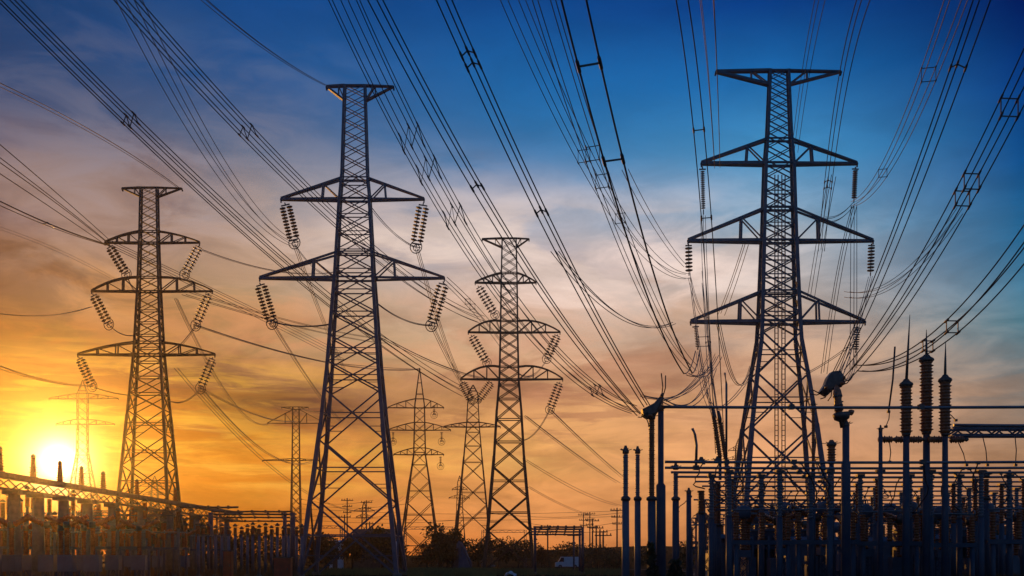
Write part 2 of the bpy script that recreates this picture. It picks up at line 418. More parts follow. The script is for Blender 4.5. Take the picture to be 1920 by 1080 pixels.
pylon(672 - 6, 110, [(162, 19), (330, 24), (375, 28), (525, 36), (700, 48), (800, 57), (1046, 84)],
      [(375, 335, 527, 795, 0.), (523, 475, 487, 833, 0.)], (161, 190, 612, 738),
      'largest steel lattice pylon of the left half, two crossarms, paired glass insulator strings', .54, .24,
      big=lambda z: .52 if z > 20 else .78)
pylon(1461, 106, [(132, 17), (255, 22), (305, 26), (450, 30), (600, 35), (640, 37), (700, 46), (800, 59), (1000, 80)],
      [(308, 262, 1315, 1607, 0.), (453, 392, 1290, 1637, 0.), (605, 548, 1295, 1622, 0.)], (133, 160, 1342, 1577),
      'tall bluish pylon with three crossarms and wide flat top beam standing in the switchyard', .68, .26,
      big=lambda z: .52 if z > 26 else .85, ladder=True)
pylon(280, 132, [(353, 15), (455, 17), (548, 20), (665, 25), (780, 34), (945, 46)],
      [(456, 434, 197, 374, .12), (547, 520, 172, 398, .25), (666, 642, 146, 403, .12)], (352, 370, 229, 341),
      'brown lattice pylon with three crossarms just right of the setting sun', .46, .22, BROWN_STEEL, big=lambda z: .50 if z > 20 else .66)
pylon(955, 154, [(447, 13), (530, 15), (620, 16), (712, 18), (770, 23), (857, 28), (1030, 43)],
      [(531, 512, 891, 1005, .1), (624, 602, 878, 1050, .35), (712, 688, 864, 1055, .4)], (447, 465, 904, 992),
      'slender pylon with three arched crossarms near the middle of the skyline', .50, .25, BROWN_STEEL, big=lambda z: .62 if z > 24 else .80)
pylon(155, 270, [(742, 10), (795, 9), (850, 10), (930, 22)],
      [(748, 738, 92, 222, .1), (796, 786, 105, 215, .1)], None, 'small faint pylon in the glare beside the low sun', .4, .22, BROWN_STEEL, peak=712, big=lambda z: .8)
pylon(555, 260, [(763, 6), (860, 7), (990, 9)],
      [(794, 768, 502, 608, 0.), (864, 860, 492, 598, 0.)], (763, 768, 528, 578), 'narrow straight mast pylon rising behind the small busbar gantry', .36, .2, BROWN_STEEL, big=lambda z: 1.0)
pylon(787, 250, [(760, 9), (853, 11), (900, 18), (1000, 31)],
      [(765, 748, 727, 832, .1), (807, 792, 728, 845, .1), (853, 840, 738, 832, .1)], None, 'small pointed pylon with three short crossarms between the two larger ones', .46, .24, BROWN_STEEL, peak=690, big=lambda z: .85)
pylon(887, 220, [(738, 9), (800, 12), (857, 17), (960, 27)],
      [(801, 792, 832, 938, .1)], None, 'small broad lattice pylon half hidden behind the slender arched one', .42, .22, BROWN_STEEL, peak=722, big=lambda z: .85)
pylon(862, 295, [(905, 4), (960, 6), (1000, 9)], [(918, 912, 848, 876, 0), (934, 928, 842, 880, 0)], None, 'tiny distant pylon peeping out left of the broad lattice one', .34, .2, BROWN_STEEL, peak=892)
pylon(683, 300, [(950, 3), (1000, 5)], [(958, 952, 664, 702, 0), (970, 964, 668, 698, 0)], None, 'tiny pylon seen between the legs of the largest left pylon', .4, .22, BROWN_STEEL, peak=940)
pylon(290, 300, [(905, 5), (1000, 9)], [(912, 903, 262, 318, 0), (928, 920, 268, 312, 0)], None, 'tiny pylon seen between the legs of the brown three-arm pylon', .4, .22, BROWN_STEEL, peak=892)
pylon(1385, 295, [(835, 5), (960, 10)], [(845, 836, 1366, 1404, 0), (862, 854, 1362, 1408, 0)], None, 'small distant pylon left of the switchyard pylon leg', .36, .2, BROWN_STEEL, peak=822)

# ------------------------------------------------------------------ insulator strings hanging from the crossarms
def insulator(top, bot, D, label, nd=14, r=.19, double=True, ring=.42, mat=GLASS, gap=.5, group='insulator strings on the pylons'):
    a, b = P(*top, D), P(*bot, D); ax = b - a; L = ax.length; d = ax.normalized()
    root = thing('insulator_string', label, 'insulator', a, group)
    side = Vector((0, 1, 0)).cross(d).normalized()
    offs = (-gap / 2, gap / 2) if double else (0.,)
    y = MB(); y.bar(a, a + d * .06 * L, .12); y.bar(a + d * .06 * L - side * (gap / 2 + .1), a + d * .06 * L + side * (gap / 2 + .1), .12)
    y.build('yoke', FITTING, root)
    for o in offs:
        m = MB(); st = .09 * L; step = (L * .80) / nd
        prof = [(0, .035)]
        for k in range(nd):
            h = k * step; prof += [(h + step * .15, .05), (h + step * .42, r), (h + step * .60, r * .92), (h + step * .66, .05), (h + step, .035)]
        m.lathe(prof, a + d * st + side * o, d, 8); m.build('disc_string', mat, root)
    if ring:
        m = MB(); e = a + d * L * .93
        m.bar(e - side * (gap / 2 + .12), e + side * (gap / 2 + .12), .13); m.bar(e, b, .12)
        m.ring(b, (.25, 1, .1), ring * 1.15, .055); m.ring(b + Vector((.03, .2, -.03)), (.2, 1, 0), ring * .6, .05); m.bar(b - side * ring * .9, b + side * ring * .6, .07)
        m.build('grading_ring', FITTING, root)
    else:
        MB().bar(a + d * L * .9, b, .1).build('clamp', FITTING, root)
    return root
pos = ('upper left', 'upper right', 'lower left', 'lower right')
for (t, b), p in zip((((534, 380), (552, 455)), ((794, 380), (780, 463)), ((487, 530), (510, 606)), ((832, 528), (809, 610))), pos):
    insulator(t, b, 110, f'double glass insulator string at the {p} arm tip of the largest left pylon', 10, .36, gap=.78, ring=.6)
for t, b, p in (((204, 460), (237, 514), 'top left'), ((374, 460), (346, 515), 'top right'), ((174, 551), (204, 608), 'middle left'),
                ((392, 550), (367, 610), 'middle right'), ((148, 670), (173, 724), 'bottom left'), ((399, 670), (376, 728), 'bottom right')):
    insulator(t, b, 132, f'slanting insulator string at the {p} arm tip of the brown pylon', 8, .34, gap=.70, ring=.66)
for t, b, p in (((896, 536), (928, 590), 'top left'), ((883, 628), (913, 680), 'middle left'), ((1046, 627), (1025, 673), 'middle right'),
                ((866, 716), (884, 752), 'bottom left'), ((922, 716), (897, 750), 'inner bottom left'), ((1050, 716), (1031, 768), 'bottom right')):
    insulator(t, b, 154, f'dark insulator string at the {p} crossarm position of the slender arched pylon', 8, .38, gap=.76, ring=.62 if '68' in str(b) or '67' in str(b) or '59' in str(b) else .45)
for t, b, p, nd, r in (((1317, 312), (1319, 402), 'top left', 18, .24), ((1604, 313), (1601, 380), 'top right', 13, .30), ((1291, 457), (1292, 517), 'middle left', 7, .42),
                       ((1634, 457), (1632, 517), 'middle right', 8, .40), ((1304, 610), (1308, 656), 'bottom left', 12, .22), ((1608, 612), (1604, 662), 'bottom right', 9, .34)):
    insulator(t, b, 106, f'single ribbed insulator hanging from the {p} arm tip of the switchyard pylon', nd, r, False, 0, GLASS)
for (x, y), p in zip(((737, 828), (814, 778), (828, 828), (826, 874)), ('lower left', 'top right', 'middle right', 'bottom right')):
    insulator((x, y - 18), (x, y), 250, f'small suspension insulator with ring at the {p} of the small pointed pylon', 6, .35, False, .8)

# ------------------------------------------------------------------ conductor bundles
def bundle(label, A, M_, E, n=4, sa=.5, se=.8, r=.03, mat=WIRE, spacers=(), ext=1.22, two_ended=False, seg=40, t0=None, vert=1.0):
    a, e = P(*A), P(*E); dx, dy = e.x - a.x, e.y - a.y
    k = (M_[0] - 960) / F; den = dx - k * dy
    t = (k * a.y - a.x) / den if abs(den) > 1e-6 else .5
    if t0 is not None: t = t0
    if not .06 < t < .94: print('BUNDLE t', round(t, 2), label); t = min(max(t, .3), .7)
    ym = a.y + dy * t; zm = H + (HOR - M_[1]) / F * ym
    sag = ((a.z + (e.z - a.z) * t) - zm) / (4 * t * (1 - t))
    hd = Vector((dx, dy, 0)).normalized(); pp = Vector((hd.y, -hd.x, 0)); up = Vector((0, 0, 1))
    def Q(t): return Vector((a.x + dx * t, a.y + dy * t, a.z + (e.z - a.z) * t - 4 * sag * t * (1 - t)))
    pat = {1: [(0, 0)], 2: [(-1, 0), (1, 0)], 3: [(-1, -.25), (.1, .35), (1, -.1)], 4: [(-1, -1), (1, -1), (1, 1), (-1, 1)],
           5: [(-1.2, -.6), (-.5, .8), (.1, -.9), (.7, .7), (1.2, -.3)], 6: [(-1.2, -.8), (-.6, .7), (0, -.6), (.35, .9), (.8, -.7), (1.25, .5)]}[n]
    root = thing('conductor_bundle', label, 'power line', a, 'overhead conductor bundles')
    tm = 1.0 if two_ended else ext
    def OFF(i, t):
        s_ = (sa + (se - sa) * t) / 2; return pp * pat[i][0] * s_ + up * pat[i][1] * s_ * vert
    r *= 1.3
    jit = [random.uniform(-.05, .05) for _ in pat]
    for i in range(n):
        pts = [Q(tm * j / seg) + OFF(i, tm * j / seg) + up * jit[i] * 6 * sa * (tm * j / seg) * (1 - tm * j / seg) for j in range(seg + 1)]
        MB().tube(pts, r, 5).build('wire', mat, root)
    for (sxp, syp) in spacers:
        best = min((abs(960 + F * q.x / q.y - sxp) + abs(HOR - F * (q.z - H) / q.y - syp), tt) for tt in (j / 200 for j in range(201)) for q in (Q(tt),))
        tt = best[1]; m = MB(); q = Q(tt)
        pts = [q + OFF(i, tt) for i in range(n)]
        for i in range(n if n == 4 else n - 1):
            m.bar(pts[i], pts[(i + 1) % n], r * 1.2, r * 1.6)
        for p_ in pts: m.lathe([(-r * 7, r * 1.2), (-r * 5, r * 1.8), (r * 5, r * 1.8), (r * 7, r * 1.2)], p_, Q(min(tt + .01, 1.2)) - q, 6)
        m.build('spacer', FITTING, root)
    return root
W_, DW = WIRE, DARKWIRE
# left sky
bundle('five-wire bundle from the upper left corner past its frame spacer towards the slender pylon', (868, 735, 154), (400, 372), (18, 0, 66), 5, 1.5, 1.15, .033, DW, [(240, 232)])
bundle('bundle passing behind the big left pylon waist with a ladder spacer high on it', (905, 600, 154), (468, 250), (240, 0, 66), 5, 1.4, 1.3, .031, DW, [(468, 248)])
bundle('steep four-wire bundle curving down to the upper left insulator of the largest pylon', (550, 457, 110), (440, 352), (262, 40, 64), 4, .5, 1.1, .022, W_)
bundle('three earth wires reaching the flat top of the largest left pylon', (612, 160, 110), (500, 92), (384, 0, 80), 3, .25, .55, .022, DW)
bundle('three thin wires crossing the mauve sky to the top beam of the brown pylon', (335, 352, 132), (160, 240), (0, 158, 84), 3, .3, .8, .024, W_)
bundle('four-wire bundle meeting the top left arm of the brown pylon from the photo edge', (202, 455, 132), (100, 375), (0, 300, 88), 4, .6, 1.5, .034, DW)
bundle('three sagging wires just below that meet the same top left arm', (206, 460, 132), (100, 424), (0, 380, 92), 3, .5, 1.0, .034, DW, [(90, 418)])
bundle('two faint wires slanting into the orange cloud left of the brown pylon', (172, 575, 132), (80, 592), (0, 588, 110), 2, .3, .5, .025, W_)
bundle('pair of hair-thin wires running down across the brown cloud', (265, 556, 200), (120, 475), (0, 428, 150), 2, .6, 1.2, .02, W_)
bundle('three low wires from the photo edge over the sun to the bottom left insulator', (172, 724, 132), (80, 712), (0, 688, 110), 3, .4, .9, .03, W_)
bundle('four-wire span leaving the brown pylon top left arm and passing behind its body', (640, 668, 250), (400, 548), (206, 456, 132), 4, 1.4, .6, .035, DW, (), two_ended=True)
bundle('four-wire span from the brown pylon middle right arm towards the largest pylon', (720, 640, 220), (500, 594), (345, 548, 132), 4, .9, .6, .032, DW, (), two_ended=True)
bundle('faint orange span sagging from the brown pylon top right insulator', (640, 508, 200), (500, 505), (378, 468, 132), 3, .5, .4, .026, W_, (), two_ended=True)
bundle('span from the brown pylon middle right ring to the pointed small pylon', (787, 692, 250), (560, 668), (368, 610, 132), 3, .8, .5, .036, W_, (), two_ended=True)
bundle('span from the brown pylon bottom right ring down to the narrow mast', (555, 790, 260), (460, 770), (378, 728, 132), 3, .8, .5, .034, W_, (), two_ended=True)
bundle('lower span from the brown pylon bottom right ring to the mast lower arm', (592, 862, 260), (470, 826), (380, 732, 132), 3, .9, .5, .034, W_, (), two_ended=True)
bundle('two thin wires falling from the brown pylon into the low orange sky', (760, 930, 300), (480, 850), (330, 690, 140), 2, 1.2, .5, .035, W_, (), two_ended=True)
bundle('span from the brown pylon bottom arm to the left mast arm across the dusky cloud', (505, 795, 260), (430, 745), (330, 560, 132), 3, .9, .4, .032, W_, (), two_ended=True)
bundle('jumper loop under the brown pylon bottom crossarm', (265, 742, 136), (220, 738), (176, 726, 132), 2, .3, .3, .03, W_, (), two_ended=True)
# largest left pylon
bundle('three wires dropping from the lower left ring of the largest pylon behind its leg', (640, 790, 200), (565, 692), (512, 608, 110), 3, .6, .4, .028, W_, (), two_ended=True)
bundle('three wires dropping from the upper left ring of the largest pylon', (660, 720, 230), (590, 560), (553, 460, 110), 3, .6, .4, .028, W_, (), two_ended=True)
bundle('sagging orange jumper from the lower left ring to the tower body', (628, 606, 112), (570, 612), (512, 604, 110), 3, .4, .3, .026, W_, (), two_ended=True)
bundle('three wires falling from the upper right ring towards the slender pylon', (864, 712, 154), (818, 590), (782, 466, 110), 3, .5, .4, .028, W_, (), two_ended=True)
bundle('short steep span from the lower right ring to the slender pylon', (868, 722, 156), (838, 668), (811, 612, 110), 3, .5, .4, .028, W_, (), two_ended=True)
bundle('four-wire span from the lower right arm tip to the slender pylon middle arm', (945, 648, 154), (885, 574), (834, 524, 110), 4, .9, .5, .028, DW, [(874, 566), (868, 575)], two_ended=True)
bundle('sagging orange jumper from the tower body to the lower right ring', (809, 610, 110), (750, 596), (704, 566, 112), 3, .4, .4, .026, W_, (), two_ended=True)
bundle('upper jumper of three wires behind the tower to the upper right ring', (779, 464, 110), (740, 438), (692, 384, 116), 3, .4, .4, .024, W_, (), two_ended=True)
bundle('long orange span crossing behind the largest pylon towards the pointed small pylon', (1000, 704, 240), (800, 674), (700, 622, 112), 3, .7, .5, .032, W_, (), two_ended=True)
bundle('high orange span to the peak of the pointed small pylon', (786, 692, 250), (735, 690), (640, 682, 180), 2, .4, .3, .03, W_, (), two_ended=True)
bundle('span fanning from the narrow mast to the largest pylon legs', (640, 770, 200), (590, 772), (556, 764, 260), 3, .8, .4, .034, W_, (), two_ended=True)
# centre
bundle('six-wire bundle with ladder spacers crossing the flat top of the largest pylon', (1190, 768, 46), (772, 258), (648, 0, 34), 6, .45, 1.25, .013, DW, [(772, 255), (815, 318), (880, 405), (1120, 690)])
bundle('three brownish cables with one clamp spacer in the middle of the sky', (1200, 778, 44), (895, 350), (705, 0, 31), 3, .30, .56, .017, DW, [(895, 352)])
bundle('three dark cables carrying the heavy double vibration damper', (1214, 762, 42), (955, 270), (834, 0, 30), 3, .32, .52, .018, DW, [(872, 103), (886, 124), (1000, 400)])
bundle('orange lit branch wires sagging below the three dark cables', (1262, 606, 90), (1120, 560), (1040, 470, 60), 3, .5, .5, .022, W_, (), two_ended=True)
bundle('thin four-wire bundle swooping to the middle left insulator of the switchyard pylon', (1290, 518, 106), (1160, 405), (962, 0, 56), 4, .5, 1.0, .02, DW, [(1098, 292), (1165, 408)])
bundle('thin bundle with paired ring spacers beside the thick black cables', (1300, 690, 80), (1112, 290), (1020, 0, 44), 4, .5, .8, .018, DW, [(1108, 288), (1140, 340)])
bundle('two thick black cables tied by plain rod spacers', (1290, 700, 52), (1150, 300), (1076, 0, 31), 2, .45, .78, .028, DW, [(1105, 118), (1155, 298)])
bundle('thick cable tail rising to the bottom left insulator of the switchyard pylon', (1290, 700, 52), (1302, 690), (1308, 658, 58), 2, .35, .25, .022, W_, (), two_ended=True, t0=.5)
bundle('faint wires slanting right behind the thick black cables to the middle left insulator', (1286, 500, 106), (1232, 428), (1172, 318, 76), 2, .4, .5, .022, W_, (), two_ended=True)
bundle('pale span looping low under the thick black cables', (1330, 690, 90), (1270, 742), (1205, 742, 60), 3, .6, .3, .02, W_, (), two_ended=True)
bundle('thin span curving up from the black cable head to the drop wires', (1335, 662, 80), (1290, 728), (1245, 752, 48), 3, .5, .2, .016, W_, (), two_ended=True)
# right of centre
bundle('pair of dark drop cables left of the switchyard pylon with a splice', (1350, 850, 62), (1320, 400), (1279, 0, 36), 2, .55, .42, .020, DW, [(1300, 245), (1320, 410)], t0=.5)
bundle('four faint drop wires behind the dark pair', (1345, 310, 92), (1332, 150), (1326, 0, 66), 4, .5, .85, .02, W_, (), t0=.5)
bundle('faint orange drop wires beneath the middle left arm of the switchyard pylon', (1352, 590, 130), (1375, 535), (1398, 458, 108), 3, .9, .6, .03, W_, (), two_ended=True, t0=.5)
bundle('drop wires running down beside the switchyard pylon into the equipment', (1345, 800, 70), (1328, 660), (1305, 520, 100), 4, .35, 1.2, .024, W_, [(1328, 640)], two_ended=True, t0=.5)
bundle('second group of drop wires joining the leaning arrester', (1352, 790, 66), (1345, 690), (1318, 404, 106), 3, .3, .5, .024, W_, [(1346, 640)], two_ended=True, t0=.5)
bundle('orange lit jumper from the bus up to the pylon leg', (1412, 692, 100), (1385, 735), (1352, 765, 62), 2, .3, .2, .022, W_, (), two_ended=True)
bundle('jumper loop from the drop wires to a bracket on the pylon leg', (1408, 686, 98), (1368, 692), (1346, 600, 76), 3, .25, .3, .022, W_, (), two_ended=True)
bundle('three-wire bundle passing behind the wide top beam of the switchyard pylon', (1490, 285, 130), (1512, 150), (1537, 0, 84), 3, .8, .85, .026, DW, [], t0=.5)
bundle('lower run of the same wires seen under the top right arm', (1520, 560, 130), (1535, 452), (1560, 330, 106), 3, .9, .8, .028, DW, (), two_ended=True, t0=.5)
bundle('three dark wires sweeping past the right tip of the top beam with a damper', (1540, 470, 84), (1578, 220), (1618, 0, 50), 3, .5, .65, .022, DW, [(1562, 340), (1560, 352)], t0=.5)
bundle('four pale wires swooping to the top right insulator of the switchyard pylon', (1600, 382, 106), (1655, 325), (1792, 0, 58), 4, .45, 1.0, .022, W_, [(1746, 140), (1660, 325)])
bundle('jumper of four pale wires continuing inward from the top right insulator', (1546, 412, 106), (1575, 406), (1600, 383, 106), 4, .45, .45, .024, W_, (), two_ended=True)
bundle('two thick dark cables descending past the middle right arm to the cable head', (1560, 712, 58), (1722, 330), (1840, 0, 33), 3, .35, .55, .019, DW, [(1800, 124)])
bundle('dark three-wire bundle with heavy splice curving down from the right edge', (1590, 700, 60), (1760, 452), (1918, 150, 42), 4, .45, .8, .024, DW, [(1888, 200), (1830, 340), (1822, 372)])
bundle('pale wires branching to the middle right insulator of the switchyard pylon', (1588, 552, 106), (1680, 528), (1800, 395, 84), 4, .6, .5, .022, W_, (), two_ended=True)
bundle('vertical wires dropping from the top right insulator past two arms', (1600, 690, 76), (1600, 530), (1601, 384, 106), 3, .5, .6, .024, DW, (), two_ended=True, t0=.5)
bundle('slanting wires from the middle right insulator to the cable head', (1572, 712, 60), (1612, 600), (1632, 518, 106), 3, .35, .4, .022, W_, (), two_ended=True, t0=.5)
bundle('four-wire bundle with box spacer sagging above the three brown bushings', (1612, 690, 62), (1760, 634), (1920, 460, 44), 4, .35, .75, .026, DW, [(1785, 612), (1740, 645)])
bundle('wires dropping behind the right side of the switchyard pylon body', (1545, 700, 120), (1578, 520), (1602, 386, 106), 3, .7, .5, .028, DW, (), two_ended=True, t0=.5)
bundle('loop of orange wires between the pylon body and the cable head', (1510, 702, 104), (1560, 672), (1604, 640, 100), 2, .4, .4, .024, W_, (), two_ended=True)
# low spans right of the slender pylon
bundle('span falling from the slender pylon bottom right ring', (1170, 896, 295), (1095, 830), (1031, 768, 154), 3, 1.2, .5, .036, W_, (), two_ended=True)
bundle('upper long faint span falling to the right from the slender pylon', (1160, 905, 300), (1060, 838), (985, 780, 160), 3, 1.2, .5, .036, W_, (), two_ended=True)
bundle('middle long faint span falling to the right from the slender pylon', (1162, 948, 300), (1070, 912), (985, 862, 180), 2, 1.4, .5, .036, W_, (), two_ended=True)
bundle('lowest long faint span falling to the right from the slender pylon', (1105, 965, 295), (1050, 945), (990, 912, 190), 2, 1.2, .5, .034, W_, (), two_ended=True)
bundle('short orange jumper below the bottom right ring of the slender pylon', (980, 826, 156), (1010, 804), (1031, 768, 154), 2, .4, .3, .032, W_, (), two_ended=True)

for lb, A, M_, E in (('jumper loop from the middle left ring of the brown pylon to its body', (262, 625, 133), (235, 628), (204, 609, 132)), ('jumper loop from the middle right ring of the brown pylon to its body', (300, 668, 133), (330, 652), (366, 612, 132)),
                     ('jumper loop from the top left ring of the brown pylon down to the middle arm', (262, 548, 133), (252, 542), (238, 516, 132)), ('jumper loop from the bottom right ring of the brown pylon back to its leg', (318, 752, 133), (345, 752), (375, 730, 132)),
                     ('jumper loop beside the top left ring of the slender pylon', (950, 628, 155), (942, 622), (929, 594, 154)), ('jumper loop beside the middle right ring of the slender pylon', (972, 700, 155), (1000, 704), (1024, 676, 154)),
                     ('jumper loop from the upper left ring of the largest pylon to its body', (632, 520, 112), (590, 505), (553, 458, 110)), ('orange lit loop hanging between drop wires and black cable tail', (1348, 668, 76), (1318, 700), (1292, 702, 56)),
                     ('orange lit loop from the bottom left insulator to the leaning arrester', (1346, 768, 56), (1330, 735), (1308, 660, 104)), ('long pale loop sweeping from the cable clamp to the drop wires', (1338, 690, 78), (1292, 752), (1242, 748, 42)),
                     ('pale loop between the middle left insulator and the drop wires', (1326, 596, 100), (1310, 575), (1293, 520, 106)), ('orange lit loop from cable head to the bottom right insulator', (1576, 708, 60), (1592, 705), (1605, 664, 104))):
    bundle(lb, A, M_, E, 3, .45, .3, .020 if A[2] < 125 else .026, W_, (), two_ended=True, t0=.5)

# ------------------------------------------------------------------ switchyard equipment
def GZ(py, D): return H + (HOR - py) / F * D
def GX(px, D): return (px - 960) / F * D
def sheds(m, a, L, r, n, axis=(0, 0, 1), core=.62, seg=10, taper=1.0):
    """ribbed porcelain"""
    prof = [(0, r * core)]; st = L / n
    for k in range(n):
        q = 1 + (taper - 1) * k / n; big_ = 1.0 if k % 2 == 0 else .86
        prof += [(k * st + st * .30, r * core * q), (k * st + st * .62, r * q * big_), (k * st + st * .74, r * q * big_ * .97), (k * st + st * .80, r * core * q)]
    prof.append((L, r * core * taper)); m.lathe(prof, a, axis, seg); return m
def column(px, D, ytop, wtop, wbot, label, ins=None, insw=None, mat=PAINT, imat=PORC, cap=True, name='bus_support', cat='post insulator', group='tall posts of the switchyard', horn=None, step=None):
    """steel or concrete post to the ground, with a ribbed insulator from pixel row ins[0] to ins[1]"""
    x = GX(px, D); k = D / F
    root = thing(name, label, cat, (x, D, 0), group)
    zt = GZ(ytop, D); zp = GZ(ins[1], D) if ins else zt
    m = MB()
    if step: zs_ = GZ(step, D); m.lathe([(0, wbot * k * .55), (zs_ - .1, wbot * k * .5), (zs_, wtop * k * .5), (zp, wtop * k * .5)], (x, D, 0), n=12)
    else: m.lathe([(0, wbot * k * .55), (zp, wtop * k * .5)], (x, D, 0), n=12)
    m.build('post', mat, root)
    MB().lathe([(0, wbot * k * .9), (.25, wbot * k * .9), (.3, wbot * k * .6)], (x, D, -.02), n=12).build('foundation', CONC, root)
    if ins:
        zi = GZ(ins[0], D); MB().lathe([(-.06, wtop * k * .62), (.0, wtop * k * .72), (.05, wtop * k * .72), (.1, wtop * k * .5)], (x, D, zp), n=12).build('flange', FITTING, root)
        sheds(MB(), (x, D, zp + .06), zi - zp - .06, insw * k * .5, max(int((zi - zp) / (.085 if insw < 17 else .135)), 4), core=.72, seg=12).build('insulator', imat, root)
        zt = max(zt, zi)
    if cap:
        q = (insw or wtop) * k
        c_ = MB().lathe([(-.02, q * .45), (.05, q * .55), (.12, q * .5), (.2, q * .3), (.3, q * .18)], (x, D, zt), n=10)
        for a in range(0 if horn else 5): c_.bar((x, D, zt + .08), (x + math.cos(a * 1.26) * q * .95, D + math.sin(a * 1.26) * q * .95, zt + .16), .03)
        c_.build('terminal', FITTING, root)
    if horn:
        h = MB(); p = P(horn[0], horn[1], D); a = Vector((x, D, zt))
        h.tube([a, a.lerp(p, .5), p], [.07, .05, .012], 6); h.build('lightning_rod', FITTING, root)
    return root
column(1173, 38, 850, 13, 14, 'slim pillar with a flowered terminal cap standing first on the open side', (852, 936), 12, imat=GREYPORC)
column(1195.5, 41, 850, 11, 12, 'slim pillar with a flowered terminal cap standing second on the open side', (852, 936), 10, imat=GREYPORC)
column(1222, 40, 786, 15, 16, 'dark brown ribbed pillar under the big tilted cable clamp', (788, 936), 13, mat=NAVY)
column(1239, 40.6, 772, 11, 18, 'grey stepped pillar carrying the end of the highest bus tube', None, None, mat=NAVY, step=906)
column(1267, 44, 880, 12, 14, 'plain blue-grey pillar after the stepped one', (884, 936), 11, mat=NAVY, imat=GREYPORC)
column(1291.5, 48, 926, 9, 10, 'short bluish pillar with a bent arm on its top', None, None, mat=NAVY)
column(1315, 49, 868, 10, 14, 'pillar with ivy-like tangle of fittings at mid height', (920, 962), 15, mat=NAVY)
column(1346, 52, 866, 12, 13, 'pillar below the leaning arresters', (905, 985), 14, mat=NAVY)
column(1364, 55, 880, 9, 10, 'thin pillar touching the switchyard pylon leg', None, None, mat=NAVY)
column(1525, 47, 764, 6, 9, 'dark brown pole just behind the right leg of the switchyard pylon', (766, 880), 8, mat=NAVY)
column(1586, 40, 800, 13, 17, 'stout tapered pillar carrying the cable head bowl', None, None, mat=NAVY, step=866)
column(1651, 42, 810, 7, 9, 'thin blue pillar at the end of the strain insulator row', None, None, mat=NAVY)
column(1699, 42, 724, 11, 14, 'brown ribbed bushing with a long spike, first of the three', (724, 815), 24, mat=NAVY, horn=(1706, 590))
column(1737, 42.6, 678, 12, 15, 'tallest brown ribbed bushing, middle of the three', (678, 812), 26, mat=NAVY, horn=(1737, 618))
column(1772, 42, 716, 10, 13, 'brown ribbed bushing with a thin spike, last of the three', (716, 815), 24, mat=NAVY, horn=(1773, 640))
column(1559, 50, 836, 9, 11, 'short ribbed insulator standing over the bus tubes', (836, 868), 18, mat=NAVY)
column(1849, 46, 895, 10, 13, 'dark pillar at the start of the right hand pillar group', (898, 935), 12, mat=NAVY)
column(1893, 46, 893, 9, 12, 'dark pillar close to the right edge below the truss', (898, 935), 11, mat=NAVY)

def bus(y, D, x0, x1, r, label, mat=ALU):
    a, b = P(x0, y, D), P(x1, y, D); root = thing('bus_tube', label, 'bus tube', a, 'horizontal bus tubes')
    n = 10; r *= 1.12; MB().tube([a.lerp(b, i / n) - Vector((0, 0, .03 * math.sin(math.pi * (i * 2.0 / n) % math.pi))) for i in range(n + 1)], r, 8).build('tube', mat, root)
    for i in range(1, 6):
        q = a.lerp(b, i / 6); MB().box(q, .22, r * 3.2, r * 3.2).build('clamp', FITTING, root)
    return root
bus(763, 40, 1240, 2700, .055, 'highest bus tube crossing the whole switchyard in front of the pylon')
BUSY = [(866, 40.0), (877, 42.6), (885.5, 45), (894, 47.6), (903, 50.6), (911.5, 54), (920, 57.6), (929, 62)]
for i, (y, D) in enumerate(BUSY):
    bus(y, D, 1246 + max(0, i - 1) * 12 + (22 if i > 3 else 0), 2700, .05 if i < 4 else .042, f'long grey bus tube, {ORD[i]} from the top of the stacked rows')
for i, (y, D) in enumerate(((937, 66.8), (944, 71.4), (951, 76.6), (958, 82.7), (965, 89.9))):
    bus(y, D, 1300 + i * 9, 2600, .05, f'thin bus tube of the far rows, {ORD[i]} below the stacked ones')
bus(797, 45, 1788, 2700, .06, 'short dark bus tube above the lattice truss beam')

# support posts under the bus rows
PROTO = {}
def bus_post(x, D, z, label):
    root = thing('bus_support', label, 'post insulator', (x, D, 0), 'posts under the bus tubes')
    MB().lathe([(0, .15), (z - 2.1, .13)], (x, D, 0), n=8).build('post', NAVY, root)
    MB().lathe([(0, .28), (.2, .28), (.24, .18)], (x, D, -.02), n=8).build('foundation', CONC, root)
    sheds(MB(), (x, D, z - 2.1), 1.95, .16, 15, seg=8).build('insulator', GREYPORC if int(D * 10) % 3 == 0 else PORC, root)
    MB().box((x, D, z - .1), .34, .3, .1).build('saddle', FITTING, root)
    return root
for r_, (y, D) in enumerate(BUSY):
    if r_ in (0,): continue
    z = GZ(y, D)
    for j in range(9):
        px = 1330 + (r_ * 37) % 70 + j * (96 - r_ * 1.5)
        if px > 1960: break
        lab = f'ribbed post under the {ORD[r_]} bus tube, {ORD[j]} along it from the pylon side'
        key = r_
        if key not in PROTO: PROTO[key] = bus_post(GX(px, D), D, z - .05, lab)
        else: copy_tree(PROTO[key], (GX(px, D), D, 0), lab)

